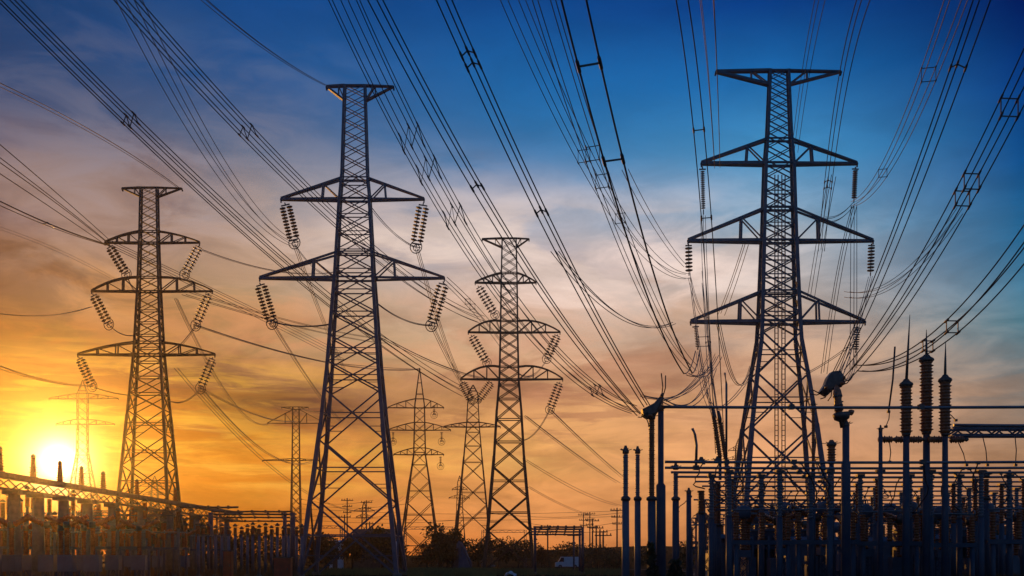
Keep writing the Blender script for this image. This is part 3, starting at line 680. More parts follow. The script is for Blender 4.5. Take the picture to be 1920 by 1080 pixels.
# cable heads, clamps, leaning arresters, fittings
def lump(name, label, cat, a, b, r0, r1, D, mats=(FITTING, PORC), seed=1, D2=None):
    rnd = random.Random(seed); A, B = P(*a, D), P(*b, D2 or D); d = B - A; L = d.length
    root = thing(name, label, cat, A)
    m = MB(); prof = [(0, r0 * .4)] + [(L * k / 7, (r0 + (r1 - r0) * k / 7) * (.9 + .25 * rnd.random())) for k in range(1, 7)] + [(L, r1 * .6)]
    m.lathe(prof, A, d, 9); m.build('housing', mats[0], root)
    for k in (2, 4, 5):
        MB().lathe([(0, (r0 + (r1 - r0) * k / 7) * 1.18), (L * .06, (r0 + (r1 - r0) * k / 7) * 1.2)], A + d * (k / 7), d, 10).build('clamp_band', mats[1], root)
    q = MB()
    for k in range(4):
        e = A + d * rnd.uniform(.2, .9); q.bar(e, e + Vector((rnd.uniform(-.25, .25), rnd.uniform(-.2, .2), rnd.uniform(-.05, .35))), .05)
    q.build('bolt_lugs', FITTING, root)
    return root
def wedge(name, label, cat, poly, D, th, seed, strands):
    rnd2 = random.Random(seed); cx = sum(p[0] for p in poly) / len(poly); cy = sum(p[1] for p in poly) / len(poly); c = P(cx, cy, D); n = len(poly)
    root = thing(name, label, cat, c); m = MB(); vs = []
    for y, k in ((-th, .62), (-th * .6, 1.0), (th * .6, 1.0), (th, .62)):
        vs += [c + (P(a, b, D) - c) * k * rnd2.uniform(.94, 1.05) + Vector((0, y, 0)) for a, b in poly]
    m.add(vs, [(r * n + q, r * n + (q + 1) % n, (r + 1) * n + (q + 1) % n, (r + 1) * n + q) for r in range(3) for q in range(n)] + [tuple(reversed(range(n))), tuple(range(3 * n, 4 * n))])
    m.build('housing', FITTING, root)
    for q in range(5):
        a, b = poly[rnd2.randrange(n)]; p = c.lerp(P(a, b, D), .75); MB().lathe([(0, .03), (.04, .06), (.16, .06), (.2, .03)], p + Vector((0, -th - .1, 0)), (rnd2.uniform(-.5, .5), -1, rnd2.uniform(-.4, .6)), 7).build('bolt', PORC, root)
    for (x0, y0, x1, y1) in strands:
        a, b = P(x0, y0, D), P(x1, y1, D); MB().tube([a, a.lerp(b, .5) + Vector((.04, -.05, -.08)), b], .025, 5).build('strand', PORC, root)
    return root
wedge('cable_clamp', 'big dark tilted cable clamp on top of the brown pillar', 'cable clamp', [(1203, 768), (1205, 780), (1213, 786), (1228, 781), (1236, 768), (1244, 748), (1241, 739), (1226, 756)], 40, .26, 3,
      [(1212, 784, 1216, 800), (1240, 746, 1242, 770), (1205, 776, 1196, 782), (1241, 742, 1240, 700), (1243, 744, 1248, 704)])
wedge('cable_termination', 'large dark cable head where the thick cables meet beside the pylon', 'cable head', [(1535, 736), (1549, 742), (1562, 731), (1576, 727), (1583, 710), (1573, 696), (1558, 698), (1549, 708), (1544, 722)], 42, .34, 5,
      [(1540, 737, 1518, 738), (1545, 738, 1522, 730), (1552, 736, 1538, 748), (1578, 718, 1600, 700), (1574, 724, 1598, 706), (1560, 728, 1552, 752)])
lump('cable_duct', 'orange lit ribbed duct hanging between cable head and bowl', 'cable duct', (1569, 724), (1574, 784), .17, .15, 40.4, (PORC, FITTING), 8)
r_ = thing('contact_bowl', 'dark bowl shaped contact crowning the stout tapered pillar', 'contact bowl', P(1580, 800, 40))
MB().lathe([(0, .10), (.25, .12), (.35, .30), (.55, .36), (.62, .30), (.50, .22)], P(1580, 802, 40), (-.1, 0, 1), 12).build('bowl', FITTING, r_)
m = MB(); m.lathe([(0, .05), (.1, .13), (.2, .10), (.28, .03)], P(1590, 776, 40), (.8, 0, .4), 8); m.build('lug', PORC, r_)
for (a, b), lb in zip((((1336, 764), (1350, 858)), ((1347, 770), (1361, 862))), ('thicker leaning ribbed arrester among the drop wires', 'thinner dark arrester leaning beside the thicker one')):
    A, B = P(*b, 52), P(*a, 52); d = B - A
    root = thing('surge_arrester', lb, 'arrester', A)
    sheds(MB(), A, d.length * .75, .17, 16, d, seg=8).build('insulator', PORC, root)
    MB().lathe([(0, .08), (.2, .12), (d.length * .25, .06)], A + d * .75, d, 8).build('terminal', FITTING, root)
    MB().bar(A, (A.x, A.y, GZ(900, 52)), .14).build('bracket', NAVY, root)
root = thing('bus_riser', 'bent tube rising like a gooseneck from the upper bus row', 'riser', P(1305, 872, 42.6))
MB().tube([P(1305, 877, 42.6), P(1306, 835, 42.6), P(1303, 815, 42.6), P(1298, 803, 42.6)], .06, 6).build('tube', ALU, root)
MB().box(P(1305, 877, 42.6), .25, .2, .2).build('clamp', FITTING, root)
root = thing('bus_riser', 'straight vertical rod joining the highest bus tube and the row below', 'riser', P(1362, 866, 40))
MB().tube([P(1362, 866, 40), P(1362, 720, 40), P(1359, 700, 41)], .045, 6).build('tube', ALU, root)
MB().box(P(1362, 866, 40), .2, .2, .2).build('clamp', FITTING, root)
for i, (x, ln) in enumerate(((1659, 9), (1690, 0), (1714, 0), (1752, 0), (1793, 0))):
    a = P(x - 12, 824, 42.4); b = P(x + 14, 824, 42.4); d = b - a
    root = thing('strain_insulator', f'short horizontal brown insulator, {ORD[i]} in the row behind the three bushings', 'insulator', a, 'strain insulators behind the bushings')
    sheds(MB(), a, d.length, .17, 6, d, seg=8).build('insulator', PORC, root)
    MB().lathe([(0, .06), (.12, .10), (.2, .05)], b, d, 8).build('terminal', FITTING, root)
root = thing('truss_beam', 'blue-grey lattice truss beam reaching in from the right edge', 'truss', P(1786, 816, 45))
for yo in (0, .7):
    for y in (803, 816):
        m = MB(); m.angle(P(1786, y, 45) + Vector((0, yo, 0)), P(2420, y, 45) + Vector((0, yo, 0)), .12); m.build('chord', PAINT, root)
m = MB()
for k in range(32):
    xa, xb = 1786 + k * 19.5, 1786 + (k + 1) * 19.5; ya, yb = (803, 816) if k % 2 else (816, 803)
    for yo in (0, .7): m.angle(P(xa, ya, 45) + Vector((0, yo, 0)), P(xb, yb, 45) + Vector((0, yo, 0)), .07)
    m.bar(P(xa, ya, 45), P(xa, ya, 45) + Vector((0, .7, 0)), .05)
m.build('lacing', PAINT, root)
for i, (xa, ya, xb, yb) in enumerate(((1797, 830, 1812, 872), (1842, 816, 1851, 872), (1903, 816, 1904, 872), (1668, 772, 1661, 800), (1678, 650, 1666, 772), (1668, 830, 1668, 866), (1771, 770, 1792, 788))):
    root = thing('drop_lead', ('dark thin lead hanging from the end of the truss beam', 'dark thin lead hanging from the middle of the truss beam', 'dark thin lead hanging near the right edge under the truss beam', 'short lead between bus tube and strain insulator head',
        'slanting stiff lead above the strain insulator head', 'lead hanging below the first strain insulator', 'orange lead beside the last bushing')[i], 'lead', P(xa, ya, 43))
    A, B = P(xa, ya, 43), P(xb, yb, 43)
    MB().tube([A, A.lerp(B, .5) + Vector((.05, 0, 0)), B], .022 if i != 4 else .04, 5).build('wire', DW, root)
    MB().box(B, .12, .12, .1).build('clamp', FITTING, root)

# switchgear in rows below the bus tubes
def current_transformer(label):
    root = thing('current_transformer', label, 'transformer', (0, 0, 0), 'switchgear below the bus tubes'); m = MB()
    for x, y in ((-.25, -.25), (.25, -.25), (.25, .25), (-.25, .25)): m.angle((x, y, 0), (x, y, 2.3), .09)
    for k in range(4):
        z = k * .57
        for (x, y), (x2, y2) in (((-.25, -.25), (.25, -.25)), ((-.25, .25), (.25, .25))): m.angle((x, y, z), (x2, y2, z + .57), .05); m.angle((x2, y2, z), (x, y, z + .57), .05)
    m.build('stand', NAVY, root)
    MB().box((0, 0, 2.5), .7, .7, .4).build('terminal_box', PAINT, root)
    sheds(MB(), (0, 0, 2.7), 1.7, .26, 13, seg=10, taper=.8).build('insulator', PORC, root)
    MB().lathe([(0, .2), (.1, .42), (.55, .42), (.68, .30), (.74, .12)], (0, 0, 4.4), n=12).build('head', PAINT, root)
    MB().bar((-.75, 0, 4.7), (.75, 0, 4.7), .09).build('terminal', ALU, root)
    return root
def circuit_breaker(label):
    root = thing('circuit_breaker', label, 'circuit breaker', (0, 0, 0), 'switchgear below the bus tubes'); m = MB()
    for x in (-.3, .3):
        m.bar((x, 0, 0), (x, 0, 2.0), .14); m.bar((x, 0, .4), (-x, 0, 1.6), .06)
    m.build('stand', NAVY, root)
    MB().box((0, 0, 1.5), 1.0, .6, 1.1).build('drive_cabinet', PAINT, root)
    sheds(MB(), (0, 0, 2.05), 1.8, .22, 14, seg=10).build('support_insulator', PORC, root)
    MB().lathe([(-.2, .12), (-.15, .24), (.2, .24), (.25, .12)], (0, 0, 4.0), n=10).build('gearbox', FITTING, root)
    for s_ in (-1, 1):
        sheds(MB(), (s_ * .22, 0, 4.05), 1.3, .20, 11, (s_, 0, .45), seg=10).build('chamber', PORC, root)
    return root
def disconnector(label):
    root = thing('disconnector', label, 'switch', (0, 0, 0), 'switchgear below the bus tubes')
    for x in (-1.2, 1.2): MB().lathe([(0, .13), (2.6, .11)], (x, 0, 0), n=8).build('post', NAVY, root)
    MB().box((0, 0, 2.7), 3.0, .25, .2).build('base_beam', NAVY, root)
    for x in (-1.2, 0, 1.2): sheds(MB(), (x, 0, 2.8), 1.25, .17, 10, seg=8).build('insulator', PORC, root)
    MB().tube([(-1.4, 0, 4.15), (0, .05, 4.2), (1.3, 0, 4.15)], .05, 6).build('blade', ALU, root)
    m = MB(); m.ring((1.25, 0, 4.2), (1, 0, 0), .16, .03); m.build('contact_ring', ALU, root)
    return root
def control_kiosk(label):
    root = thing('control_kiosk', label, 'kiosk', (0, 0, 0), 'grey kiosks of the switchyard')
    MB().box((0, 0, .12), 1.9, 1.3, .24).build('plinth', CONC, root)
    MB().box((0, 0, 1.65), 1.7, 1.1, 2.8).build('cabinet', NAVY, root)
    MB().add([(-1, -.75, 3.05), (1, -.75, 3.05), (1, .75, 3.05), (-1, .75, 3.05), (-.9, -.1, 3.3), (.9, -.1, 3.3), (.9, .1, 3.3), (-.9, .1, 3.3)],
             [(3, 2, 1, 0), (0, 1, 5, 4), (1, 2, 6, 5), (2, 3, 7, 6), (3, 0, 4, 7), (4, 5, 6, 7)]).build('roof', PAINT, root)
    for x in (-.42, .42):
        d_ = MB().box((x, -.565, 1.6), .78, .03, 2.4).build('door', PAINT, root)
        MB().box((x - .28 * (1 if x > 0 else -1), -.60, 1.6), .04, .05, .25).build('handle', FITTING, d_)
    m = MB()
    for k in range(5): m.box((.42, -.588, 2.3 + k * .07), .4, .02, .03)
    return root
def power_transformer(label):
    root = thing('power_transformer', label, 'transformer', (0, 0, 0), 'power transformers')
    MB().box((0, 0, .25), 5.2, 3.2, .5).build('plinth', CONC, root)
    MB().box((0, 0, 2.0), 4.4, 2.2, 3.0).build('tank', NAVY, root)
    MB().box((0, 0, 3.55), 4.6, 2.4, .12).build('lid', PAINT, root)
    for s_ in (-1, 1):
        for k in range(9): MB().box((-1.9 + k * .47, s_ * 1.45, 2.0), .1, .6, 2.3).build('radiator_fin', PAINT, root)
    c_ = MB(); c_.lathe([(0, .3), (.05, .45), (2.6, .45), (2.65, .3)], (-1.9, .5, 4.4), (1, 0, 0), 12); c_.build('conservator', PAINT, root)
    MB().bar((-.6, .5, 3.6), (-.6, .5, 4.1), .16).build('pipe', PAINT, root)
    for k in range(3):
        b_ = sheds(MB(), (-1.2 + k * 1.2, -.5, 3.6), 1.5, .24, 11, (.1 * (k - 1), -.2, 1), seg=10, taper=.75).build('bushing', PORC, root)
        MB().lathe([(0, .06), (.3, .03)], (-1.2 + k * 1.2 + .15 * (k - 1), -.8, 5.05), n=6).build('terminal', ALU, b_)
    return root
MAKE = dict(ct=current_transformer, cb=circuit_breaker, ds=disconnector, ki=control_kiosk, pt=power_transformer)
WORDS = dict(ct='instrument transformer with fat round head on lattice stand', cb='circuit breaker with two ribbed arms in a V', ds='switch of three ribbed posts under one blade',
             ki='grey control kiosk with double door', pt='big transformer with radiator fins and three bushings')
SRC = {}; CNT = {}
def place(kind, px, D, rz=0., scale=1., where=''):
    CNT[kind] = CNT.get(kind, 0) + 1
    lab = f'{WORDS[kind]}, {where}'
    if kind not in SRC:
        o = SRC[kind] = MAKE[kind](lab); o.location = (GX(px, D), D, 0); o.rotation_euler = (0, 0, rz); o.scale = (scale,) * 3
    else: o = copy_tree(SRC[kind], (GX(px, D), D, 0), lab, scale, rz)
    return o
rnd = random.Random(11)
ROWS = [(44, 'ds', 5, 1430, 118, 1.0), (48, 'ct', 8, 1400, 74, .92), (52, 'cb', 8, 1394, 72, 1.0), (56, 'ki', 5, 1376, 128, 1.0), (60, 'ds', 7, 1330, 92, 1.0), (66, 'ct', 10, 1375, 60, 1.05),
        (72, 'cb', 7, 1335, 86, 1.1), (80, 'ki', 6, 1350, 98, 1.1), (88, 'ds', 9, 1330, 70, 1.2), (96, 'ct', 8, 1312, 80, 1.2), (104, 'cb', 8, 1324, 78, 1.4)]
for ri, (D, kd, n, x0, dx, sc_) in enumerate(ROWS):
    for j in range(n):
        px = x0 + j * dx + rnd.uniform(-9, 9)
        if px > 1990: break
        place(kd, px, D + rnd.uniform(-.8, .8), rnd.uniform(-.12, .12) + (math.pi / 2 if kd == 'cb' and j % 3 == 0 else 0), sc_ * rnd.uniform(.95, 1.05), f'{ORD[j]} in row {ri + 1}')
for px, D, w in ((1440, 62, 'below the centre of the switchyard pylon'), (1760, 60, 'behind the three brown bushings'), (1600, 84, 'between the tapered pillar and the far kiosks')):
    place('pt', px, D, .05, 1.05, w)

# lattice portals and slack leads that tie the yard together
def portal(x0, x1, D, ytop, label):
    za = GZ(ytop, D); a, b = GX(x0, D), GX(x1, D); root = thing('lattice_portal', label, 'portal frame', (a, D, 0), 'lattice portals of the switchyard')
    for x in (a, b):
        m = MB()
        for u, v in ((-.22, -.22), (.22, -.22), (.22, .22), (-.22, .22)): m.angle((x + u, D + v, 0), (x + u, D + v, za), .08)
        n = int(za / .55)
        for i in range(n):
            z0, z1 = i * za / n, (i + 1) * za / n; q = 1 if i % 2 else -1
            for v in (-.22, .22): m.bar((x - .22 * q, D + v, z0), (x + .22 * q, D + v, z1), .045)
        m.build('column', NAVY, root)
    m = MB(); n = int((b - a) / .8)
    for v in (-.25, .25):
        for z in (za, za - .5): m.angle((a, D + v, z), (b, D + v, z), .08)
        for i in range(n):
            p, q = a + (b - a) * i / n, a + (b - a) * (i + 1) / n; z0, z1 = (za, za - .5) if i % 2 else (za - .5, za)
            m.bar((p, D + v, z0), (q, D + v, z1), .05)
    m.build('lattice_girder', NAVY, root)
    return root
portal(1328, 1612, 51, 938, 'lattice portal spanning behind the feet of the switchyard pylon')
portal(1470, 1840, 63, 950, 'lattice portal behind the three brown bushings')
portal(1630, 2010, 57, 962, 'low lattice portal running to the right edge')
portal(1300, 1500, 78, 972, 'rear lattice portal left of the switchyard pylon')
nl = 0
for i in range(46):
    r0 = rnd.randrange(0, 8); y0, D0 = BUSY[r0]; px = 1290 + i * 14.2 + rnd.uniform(-6, 6); D1 = D0 + rnd.uniform(-3.5, 5)
    A = P(px, y0 + 2, D0); zb = rnd.uniform(4.0, 5.0); B = Vector((GX(px + rnd.uniform(-26, 26), D1), D1, min(zb, A.z - .5)))
    root = thing('slack_lead', f'slack lead below the {ORD[r0]} bus tube, {ORD[i % 20]} along the {"near" if i < 20 else "middle" if i < 40 else "far"} stretch', 'lead', A, 'slack leads below the bus tubes')
    pts = [A.lerp(B, k / 8) + Vector((rnd.uniform(.25, .5) * (1 if i % 2 else -1), 0, -.25)) * math.sin(math.pi * k / 8) for k in range(9)]
    MB().tube(pts, .028, 5).build('wire', DW, root)
    MB().box(A, .14, .12, .12).build('clamp', FITTING, root)

# ------------------------------------------------------------------ old yard under the sun: row of columns and beam running away on the left
XB = -37.0
def sun_col(x, D, z, w, label):
    root = thing('concrete_column', label, 'column', (x, D, 0), 'concrete columns under the sun')
    MB().lathe([(0, w * .62), (z * .5, w * .54), (z, w * .48)], (x, D, 0), n=10).build('shaft', CONC, root)
    MB().box((x, D, z - .12), w * 1.5, w * 1.5, .3).build('capital', CONC, root)
    return root
ztop = GZ(897, 72)
for i, D in enumerate((64, 68.5, 73, 77, 81, 85.5, 91, 98, 106, 116, 128)):
    sun_col(XB + rnd.uniform(-.2, .2), D, ztop - .84, .85 if i < 6 else .7, f'pale column under the long receding beam, {ORD[i]} from the near end')
root = thing('gantry_beam', 'long concrete beam running away below the sun', 'beam', (XB, 60, 0))
MB().box((XB, 96, ztop + .13), .7, 76, .30).build('beam', CONC, root)
m = MB()
for k in range(50):
    a, b = 58 + k * 1.52, 58 + (k + 1) * 1.52
    for q in (-.3, .3): m.bar((XB + q, a, ztop - .13 if k % 2 else ztop - .75), (XB + q, b, ztop - .75 if k % 2 else ztop - .13), .07)
for q in (-.3, .3): m.bar((XB + q, 58, ztop - .78), (XB + q, 134, ztop - .78), .1)
m.build('lattice_web', FITTING, root)
for k in (-1, 1): MB().box((XB + k * .3, 96, ztop + .33), .14, 76, .1).build('rail', FITTING, root)
for i, D in enumerate((71, 76, 80.5, 84.5, 89, 97, 108)):
    root = thing('post_insulator', f'ribbed insulator on the receding beam, {ORD[i]} from the near end', 'insulator', (XB, D, ztop + .29), 'ribbed insulators on the receding beam')
    sheds(MB(), (XB, D, ztop + .29), 1.75 - i * .06, .36, 9, seg=9, taper=.6).build('insulator', PORC, root)
    MB().lathe([(0, .16), (.1, .2), (.25, .05)], (XB, D, ztop + 2.02 - i * .06), n=8).build('terminal', FITTING, root)
nrow = 0
for D, kd, xs in ((70, 'cb', (22, 90, 128, 176)), (78, 'cb', (50, 118, 160, 212, 262)), (88, 'ds', (30, 100, 190, 250)), (96, 'ds', (66, 140, 205, 235, 285, 320)), (104, 'cb', (180, 240, 300, 345)), (112, 'ds', (225, 290, 350, 395))):
    nrow += 1
    for j, px in enumerate(xs): place(kd, px + rnd.uniform(-4, 4), D, rnd.uniform(-.3, .3), 1.08, f'{ORD[j]} in sunlit row {nrow}')
for i in range(34):
    px = -10 + i * 11.6 + rnd.uniform(-4, 4); D = 84 + (i * 37) % 46; yt = 905 + 46 * i / 34 + rnd.uniform(0, 52)
    column(px, D, yt, 5.5, 6.5, f'slim backlit post with ribbed top, {ORD[i % 20]} in the {"near sun" if i < 20 else "brown pylon"} thicket', (yt + 2, yt + 34), 10, mat=CONC, imat=PORC, name='grey_post', cat='post', group='slim backlit posts behind the receding beam')
for i, (x0, x1, D, y, lb) in enumerate(((40, 220, 92, 962, 'lattice portal glowing under the sun'), (150, 330, 104, 958, 'lattice portal in front of the brown pylon legs'), (250, 410, 118, 966, 'lattice portal right of the brown pylon'),
                                        (566, 640, 200, 986, 'distant lattice portal left of the pale panel hut'), (760, 850, 210, 988, 'distant lattice portal under the pointed small pylon'), (905, 985, 205, 994, 'distant lattice portal behind the slender pylon legs'))):
    portal(x0, x1, D, y, lb)
# grey posts and small bus between sun yard and the largest left pylon
bus(951, 108, 335, 447, .10, 'thin free-ended tube reaching out over the sunlit posts', FITTING)
bus(959, 115, 396, 549, .09, 'upper tube of the small gantry left of the largest pylon', FITTING)
bus(964, 119, 396, 556, .10, 'second tube of the small gantry left of the largest pylon', FITTING)
bus(970, 126, 400, 556, .09, 'third tube of the small gantry left of the largest pylon', FITTING)
bus(977, 134, 410, 560, .09, 'lowest tube of the small gantry left of the largest pylon', FITTING)
for px, D, w, lb in ((395, 115, 9, 'near end'), (549, 115, 9, 'far end'), (534, 124, 7, 'inner far end')):
    column(px, D, 961, w, w + 1, f'slim dark post at the {lb} of the small gantry', None, None, mat=NAVY, cap=False, name='gantry_post', cat='post')
for i, px in enumerate((372, 381, 391, 404, 416, 429, 441, 453, 464, 474, 486, 498, 509, 520, 531, 541, 556, 566)):
    D = 98 + (i * 7) % 17
    column(px, D, 984 + (i * 5) % 9, 5.2, 6, f'grey post with short ribbed top, {ORD[i]} in the line from brown pylon to largest pylon', (986 + (i * 5) % 9, 1003), 8, mat=PAINT, imat=PORC, name='grey_post', cat='post', group='grey posts between the pylons')
for i, (px, D, hgt, w) in enumerate(((428, 92, 2.6, .75), (531, 88, 2.0, 1.5))):
    lb = ('narrow red cabinet among the grey posts', 'wide rusty red cabinet near the largest pylon leg')[i]
    root = thing('red_cabinet', lb, 'cabinet', (GX(px, D), D, 0)); x = GX(px, D)
    MB().box((x, D, hgt / 2 + .1), w, .7, hgt - .2).build('body', REDP, root)
    MB().box((x, D, hgt + .04), w + .14, .86, .1).build('roof', FITTING, root)
    MB().box((x, D, .05), w + .1, .8, .1).build('plinth', CONC, root)
    d_ = MB().box((x, D - .365, hgt / 2 + .1), w * .84, .03, hgt - .5).build('door', REDP, root)
    MB().box((x + w * .3, D - .40, hgt / 2), .04, .05, .2).build('handle', FITTING, d_)

# portal and masts right of the slender pylon
for i, (y, D) in enumerate(((988, 120), (992, 126), (997, 134), (1002, 144))):
    bus(y, D, 1000 - i * 3, 1092, .10, f'tube of the low portal right of the slender pylon, {ORD[i]} from the top', FITTING)
for i, (px, D, y, w) in enumerate(((1087, 126, 992, 4), (1092.5, 120, 988, 5), (1003, 120, 988, 5), (1076, 144, 1002, 3))):
    column(px, D, y, w, w, ('inner upright of the low portal', 'outer upright of the low portal', 'portal upright hidden by the slender pylon leg', 'thin rear upright of the low portal')[i], None, None, mat=NAVY, cap=False, name='portal_post', cat='post')
def pole(px, D, ytop, label, arms=2, w=.22):
    x = GX(px, D); z = GZ(ytop, D); root = thing('utility_pole', label, 'pole', (x, D, 0), 'distant utility poles')
    MB().lathe([(0, w), (z, w * .7)], (x, D, 0), n=7).build('shaft', WOOD, root)
    for k in range(arms):
        zz = z - .6 - k * 1.6; c_ = MB().box((x, D, zz), 3.2 - .5 * k, .16, .2).build('arm', WOOD, root)
        for q in (-1.4, -.7, .7, 1.4): MB().lathe([(0, .05), (.1, .13), (.3, .1), (.36, .04)], (x + q * (1 - .15 * k), D, zz + .1), n=6).build('pin_insulator', PORC, c_)
    return root
for i, (px, D, y, a) in enumerate(((651, 260, 934, 3), (646, 250, 965, 1), (687, 270, 938, 2), (693, 255, 978, 1), (1027, 230, 984, 2), (1094, 300, 962, 3), (1106, 290, 960, 3), (1111, 240, 972, 2), (1118, 215, 985, 1), (1125, 200, 992, 1), (1131, 185, 998, 1), (1157, 230, 952, 3), (1075, 260, 1000, 1))):
    pole(px, D, y, ('tall pole seen between the largest left pylon legs', 'short pole beside the tall one between the legs', 'pole with two arms right of the tall one between the legs', 'thin short pole between the legs by the dark house',
         'pole above the hedge right of the slender pylon', 'many-armed pole left of the distant pair', 'many-armed pole right of the distant pair', 'pole first in the line towards the hedge', 'pole second in the line towards the hedge',
         'pole third in the line towards the hedge', 'last and shortest pole in the line towards the hedge', 'slender pole just left of the first slim pillar', 'tiny pole above the white van')[i], a, .22)
for i, (y0, y1, x0, x1, D) in enumerate(((936, 938, 566, 700, 265), (944, 945, 560, 760, 268), (954, 958, 560, 1160, 280), (962, 964, 560, 760, 270), (968, 968, 580, 1160, 285), (974, 972, 560, 900, 275), (981, 979, 990, 1160, 240), (961, 960, 900, 1180, 235), (989, 990, 990, 1180, 245))):
    a, b = P(x0, y0, D), P(x1, y1, D)
    root = thing('overhead_wire', f'thin level wire low over the horizon, {ORD[i]} counting down', 'wire', a, 'level wires low over the horizon')
    MB().tube([a.lerp(b, k / 12) - Vector((0, 0, 1.2 * math.sin(math.pi * k / 12))) for k in range(13)], .045, 4).build('wire', DW, root)
    MB().box(a, .2, .2, .3).build('clamp', FITTING, root)

# ------------------------------------------------------------------ small buildings, van and oddments in the middle distance
def house(px, D, w, dpt, hw, hr, label, mat, roofm, name='house'):
    x = GX(px, D); root = thing(name, label, 'building', (x, D, 0))
    MB().box((x, D, hw / 2), w, dpt, hw).build('wall', mat, root)
    q = .35; X0_, X1_, Y0_, Y1_ = x - w / 2 - q, x + w / 2 + q, D - dpt / 2 - q, D + dpt / 2 + q
    MB().add([(X0_, Y0_, hw), (X1_, Y0_, hw), (X1_, Y1_, hw), (X0_, Y1_, hw), (X0_, D, hw + hr), (X1_, D, hw + hr)],
             [(3, 2, 1, 0), (0, 1, 5, 4), (2, 3, 4, 5), (0, 4, 3), (1, 2, 5)]).build('roof', roofm, root)
    for k in (-.28, .28):
        f_ = MB().box((x + k * w, D - dpt / 2 - .02, hw * .55), min(1.1, w * .2), .06, hw * .32).build('window', GLAZE, root)
        MB().box((x + k * w, D - dpt / 2 - .04, hw * .37), min(1.3, w * .24), .1, .08).build('sill', CONC, f_)
    MB().box((x, D - dpt / 2 - .02, 1.0), .9, .06, 2.0).build('door', WOOD, root)
    return root
house(706, 190, 8, 7, 5.2, 2.4, 'dark low house behind the legs of the largest left pylon', WOOD, FITTING)
house(631, 178, 2.0, 3, 4.6, .6, 'narrow pale panel hut between dark bushes', WHITE, WHITE, 'panel_hut')
x = GX(866, 150); rn = random.Random(3); root = thing('covered_heap', 'navy tarpaulin thrown over a tall heap beside the bushes', 'heap', (x, 150, 0))
m = MB(); vs = []
for k, (h, r) in enumerate(((0, 1.75), (1.1, 1.6), (2.3, 1.25), (3.4, .85), (4.2, .45), (4.5, .15))):
    vs += [(x - .25 * k * .3 + r * rn.uniform(.82, 1.15) * math.cos(a * .4488), 150 + r * rn.uniform(.82, 1.15) * math.sin(a * .4488), h + rn.uniform(-.12, .12) * (k > 0)) for a in range(14)]
m.add(vs, [(k * 14 + a, k * 14 + (a + 1) % 14, (k + 1) * 14 + (a + 1) % 14, (k + 1) * 14 + a) for k in range(5) for a in range(14)] + [tuple(range(70, 84))]); m.build('tarpaulin', NAVY, root)
m = MB(); m.tube([(x - 1.7, 149, .1), (x - .9, 148.6, 2.2), (x - .2, 149.2, 4.2), (x + .9, 149.0, 2.0), (x + 1.7, 149, .1)], .05, 5); m.build('tie_rope', WOOD, root)
D = 185; x = GX(1064, D); root = thing('delivery_van', 'small pale van parked by the hedge right of the slender pylon', 'van', (x, D, 0))
m = MB(); vs = []
for y in (-.95, .95): vs += [(x - 2.3, D + y, .35), (x + 2.3, D + y, .35), (x + 2.3, D + y, 2.2), (x - 1.2, D + y, 2.2), (x - 1.75, D + y, 1.25), (x - 2.3, D + y, 1.1)]
m.add(vs, [(5, 4, 3, 2, 1, 0), (6, 7, 8, 9, 10, 11)] + [(i, (i + 1) % 6, 6 + (i + 1) % 6, 6 + i) for i in range(6)]); m.build('body', WHITE, root)
MB().add([(x - 1.22, D - .97, 2.05), (x - 1.7, D - .97, 1.28), (x - .7, D - .97, 1.28), (x - .7, D - .97, 2.05)], [(0, 1, 2, 3)]).build('window', GLAZE, root)
for k in (-1.4, 1.4):
    w_ = MB().lathe([(0, .3), (.03, .36), (.2, .36), (.23, .3)], (x + k, D - .98, .36), (0, 1, 0), 12).build('wheel', RUBBER, root)
    MB().lathe([(0, .16), (.02, .18)], (x + k, D - 1.0, .36), (0, 1, 0), 10).build('rim', ALU, w_)
root = thing('marker_post', 'white post at the foot of the largest pylon right leg', 'post', (GX(742, 150), 150, 0))
MB().lathe([(0, .28), (4.4, .26), (4.5, .2)], (GX(742, 150), 150, 0), n=8).build('shaft', WHITE, root); MB().box((GX(742, 150), 150, .1), .9, .9, .2).build('foot', CONC, root)
D = 98; x = GX(957, D); m = MB(); rn = random.Random(5)
vs = [(x + (i - 3) * .19 + rn.uniform(-.06, .06), D + (j - 2) * .2 + rn.uniform(-.06, .06), max(.02, .55 + .35 * rn.random() - .12 * abs(i - 3) - .1 * abs(j - 2))) for j in range(5) for i in range(7)]
m.add(vs, [(j * 7 + i, j * 7 + i + 1, j * 7 + i + 8, j * 7 + i + 7) for j in range(4) for i in range(6)])
m.build('crumpled_sheet', WHITE, loc=(x, D, 0), label='small crumpled white sheet lying at the foot of the slender pylon', category='sheet')

# ------------------------------------------------------------------ vegetation
def crown(m, c, rx, ry, rz, n, leaf, rn):
    cl = []
    for _ in range(max(7, n // 60)):
        while True:
            p = Vector((rn.uniform(-1, 1), rn.uniform(-1, 1), rn.uniform(-1, 1)))
            if p.length < 1: break
        cl.append((Vector((p.x * rx * .85, p.y * ry * .85, p.z * rz * .85)), rn.uniform(.28, .55)))
    for _ in range(n):
        q, s_ = rn.choice(cl); v = Vector((rn.gauss(0, 1), rn.gauss(0, 1), rn.gauss(0, 1))).normalized() * s_ * rn.uniform(.5, 1.1)
        p = c + q + Vector((v.x * rx, v.y * ry, v.z * rz * .9))
        if p.z < .05: p.z = .05 + rn.random() * .3
        a = Vector((rn.gauss(0, 1), rn.gauss(0, 1), rn.gauss(0, 1))).normalized(); b = a.cross(Vector((rn.gauss(0, 1), rn.gauss(0, 1), rn.gauss(0, 1)))).normalized()
        l = leaf * rn.uniform(.6, 1.4)
        m.add([p - a * l, p + b * l * .5, p + a * l, p - b * l * .5], [(0, 1, 2, 3)])
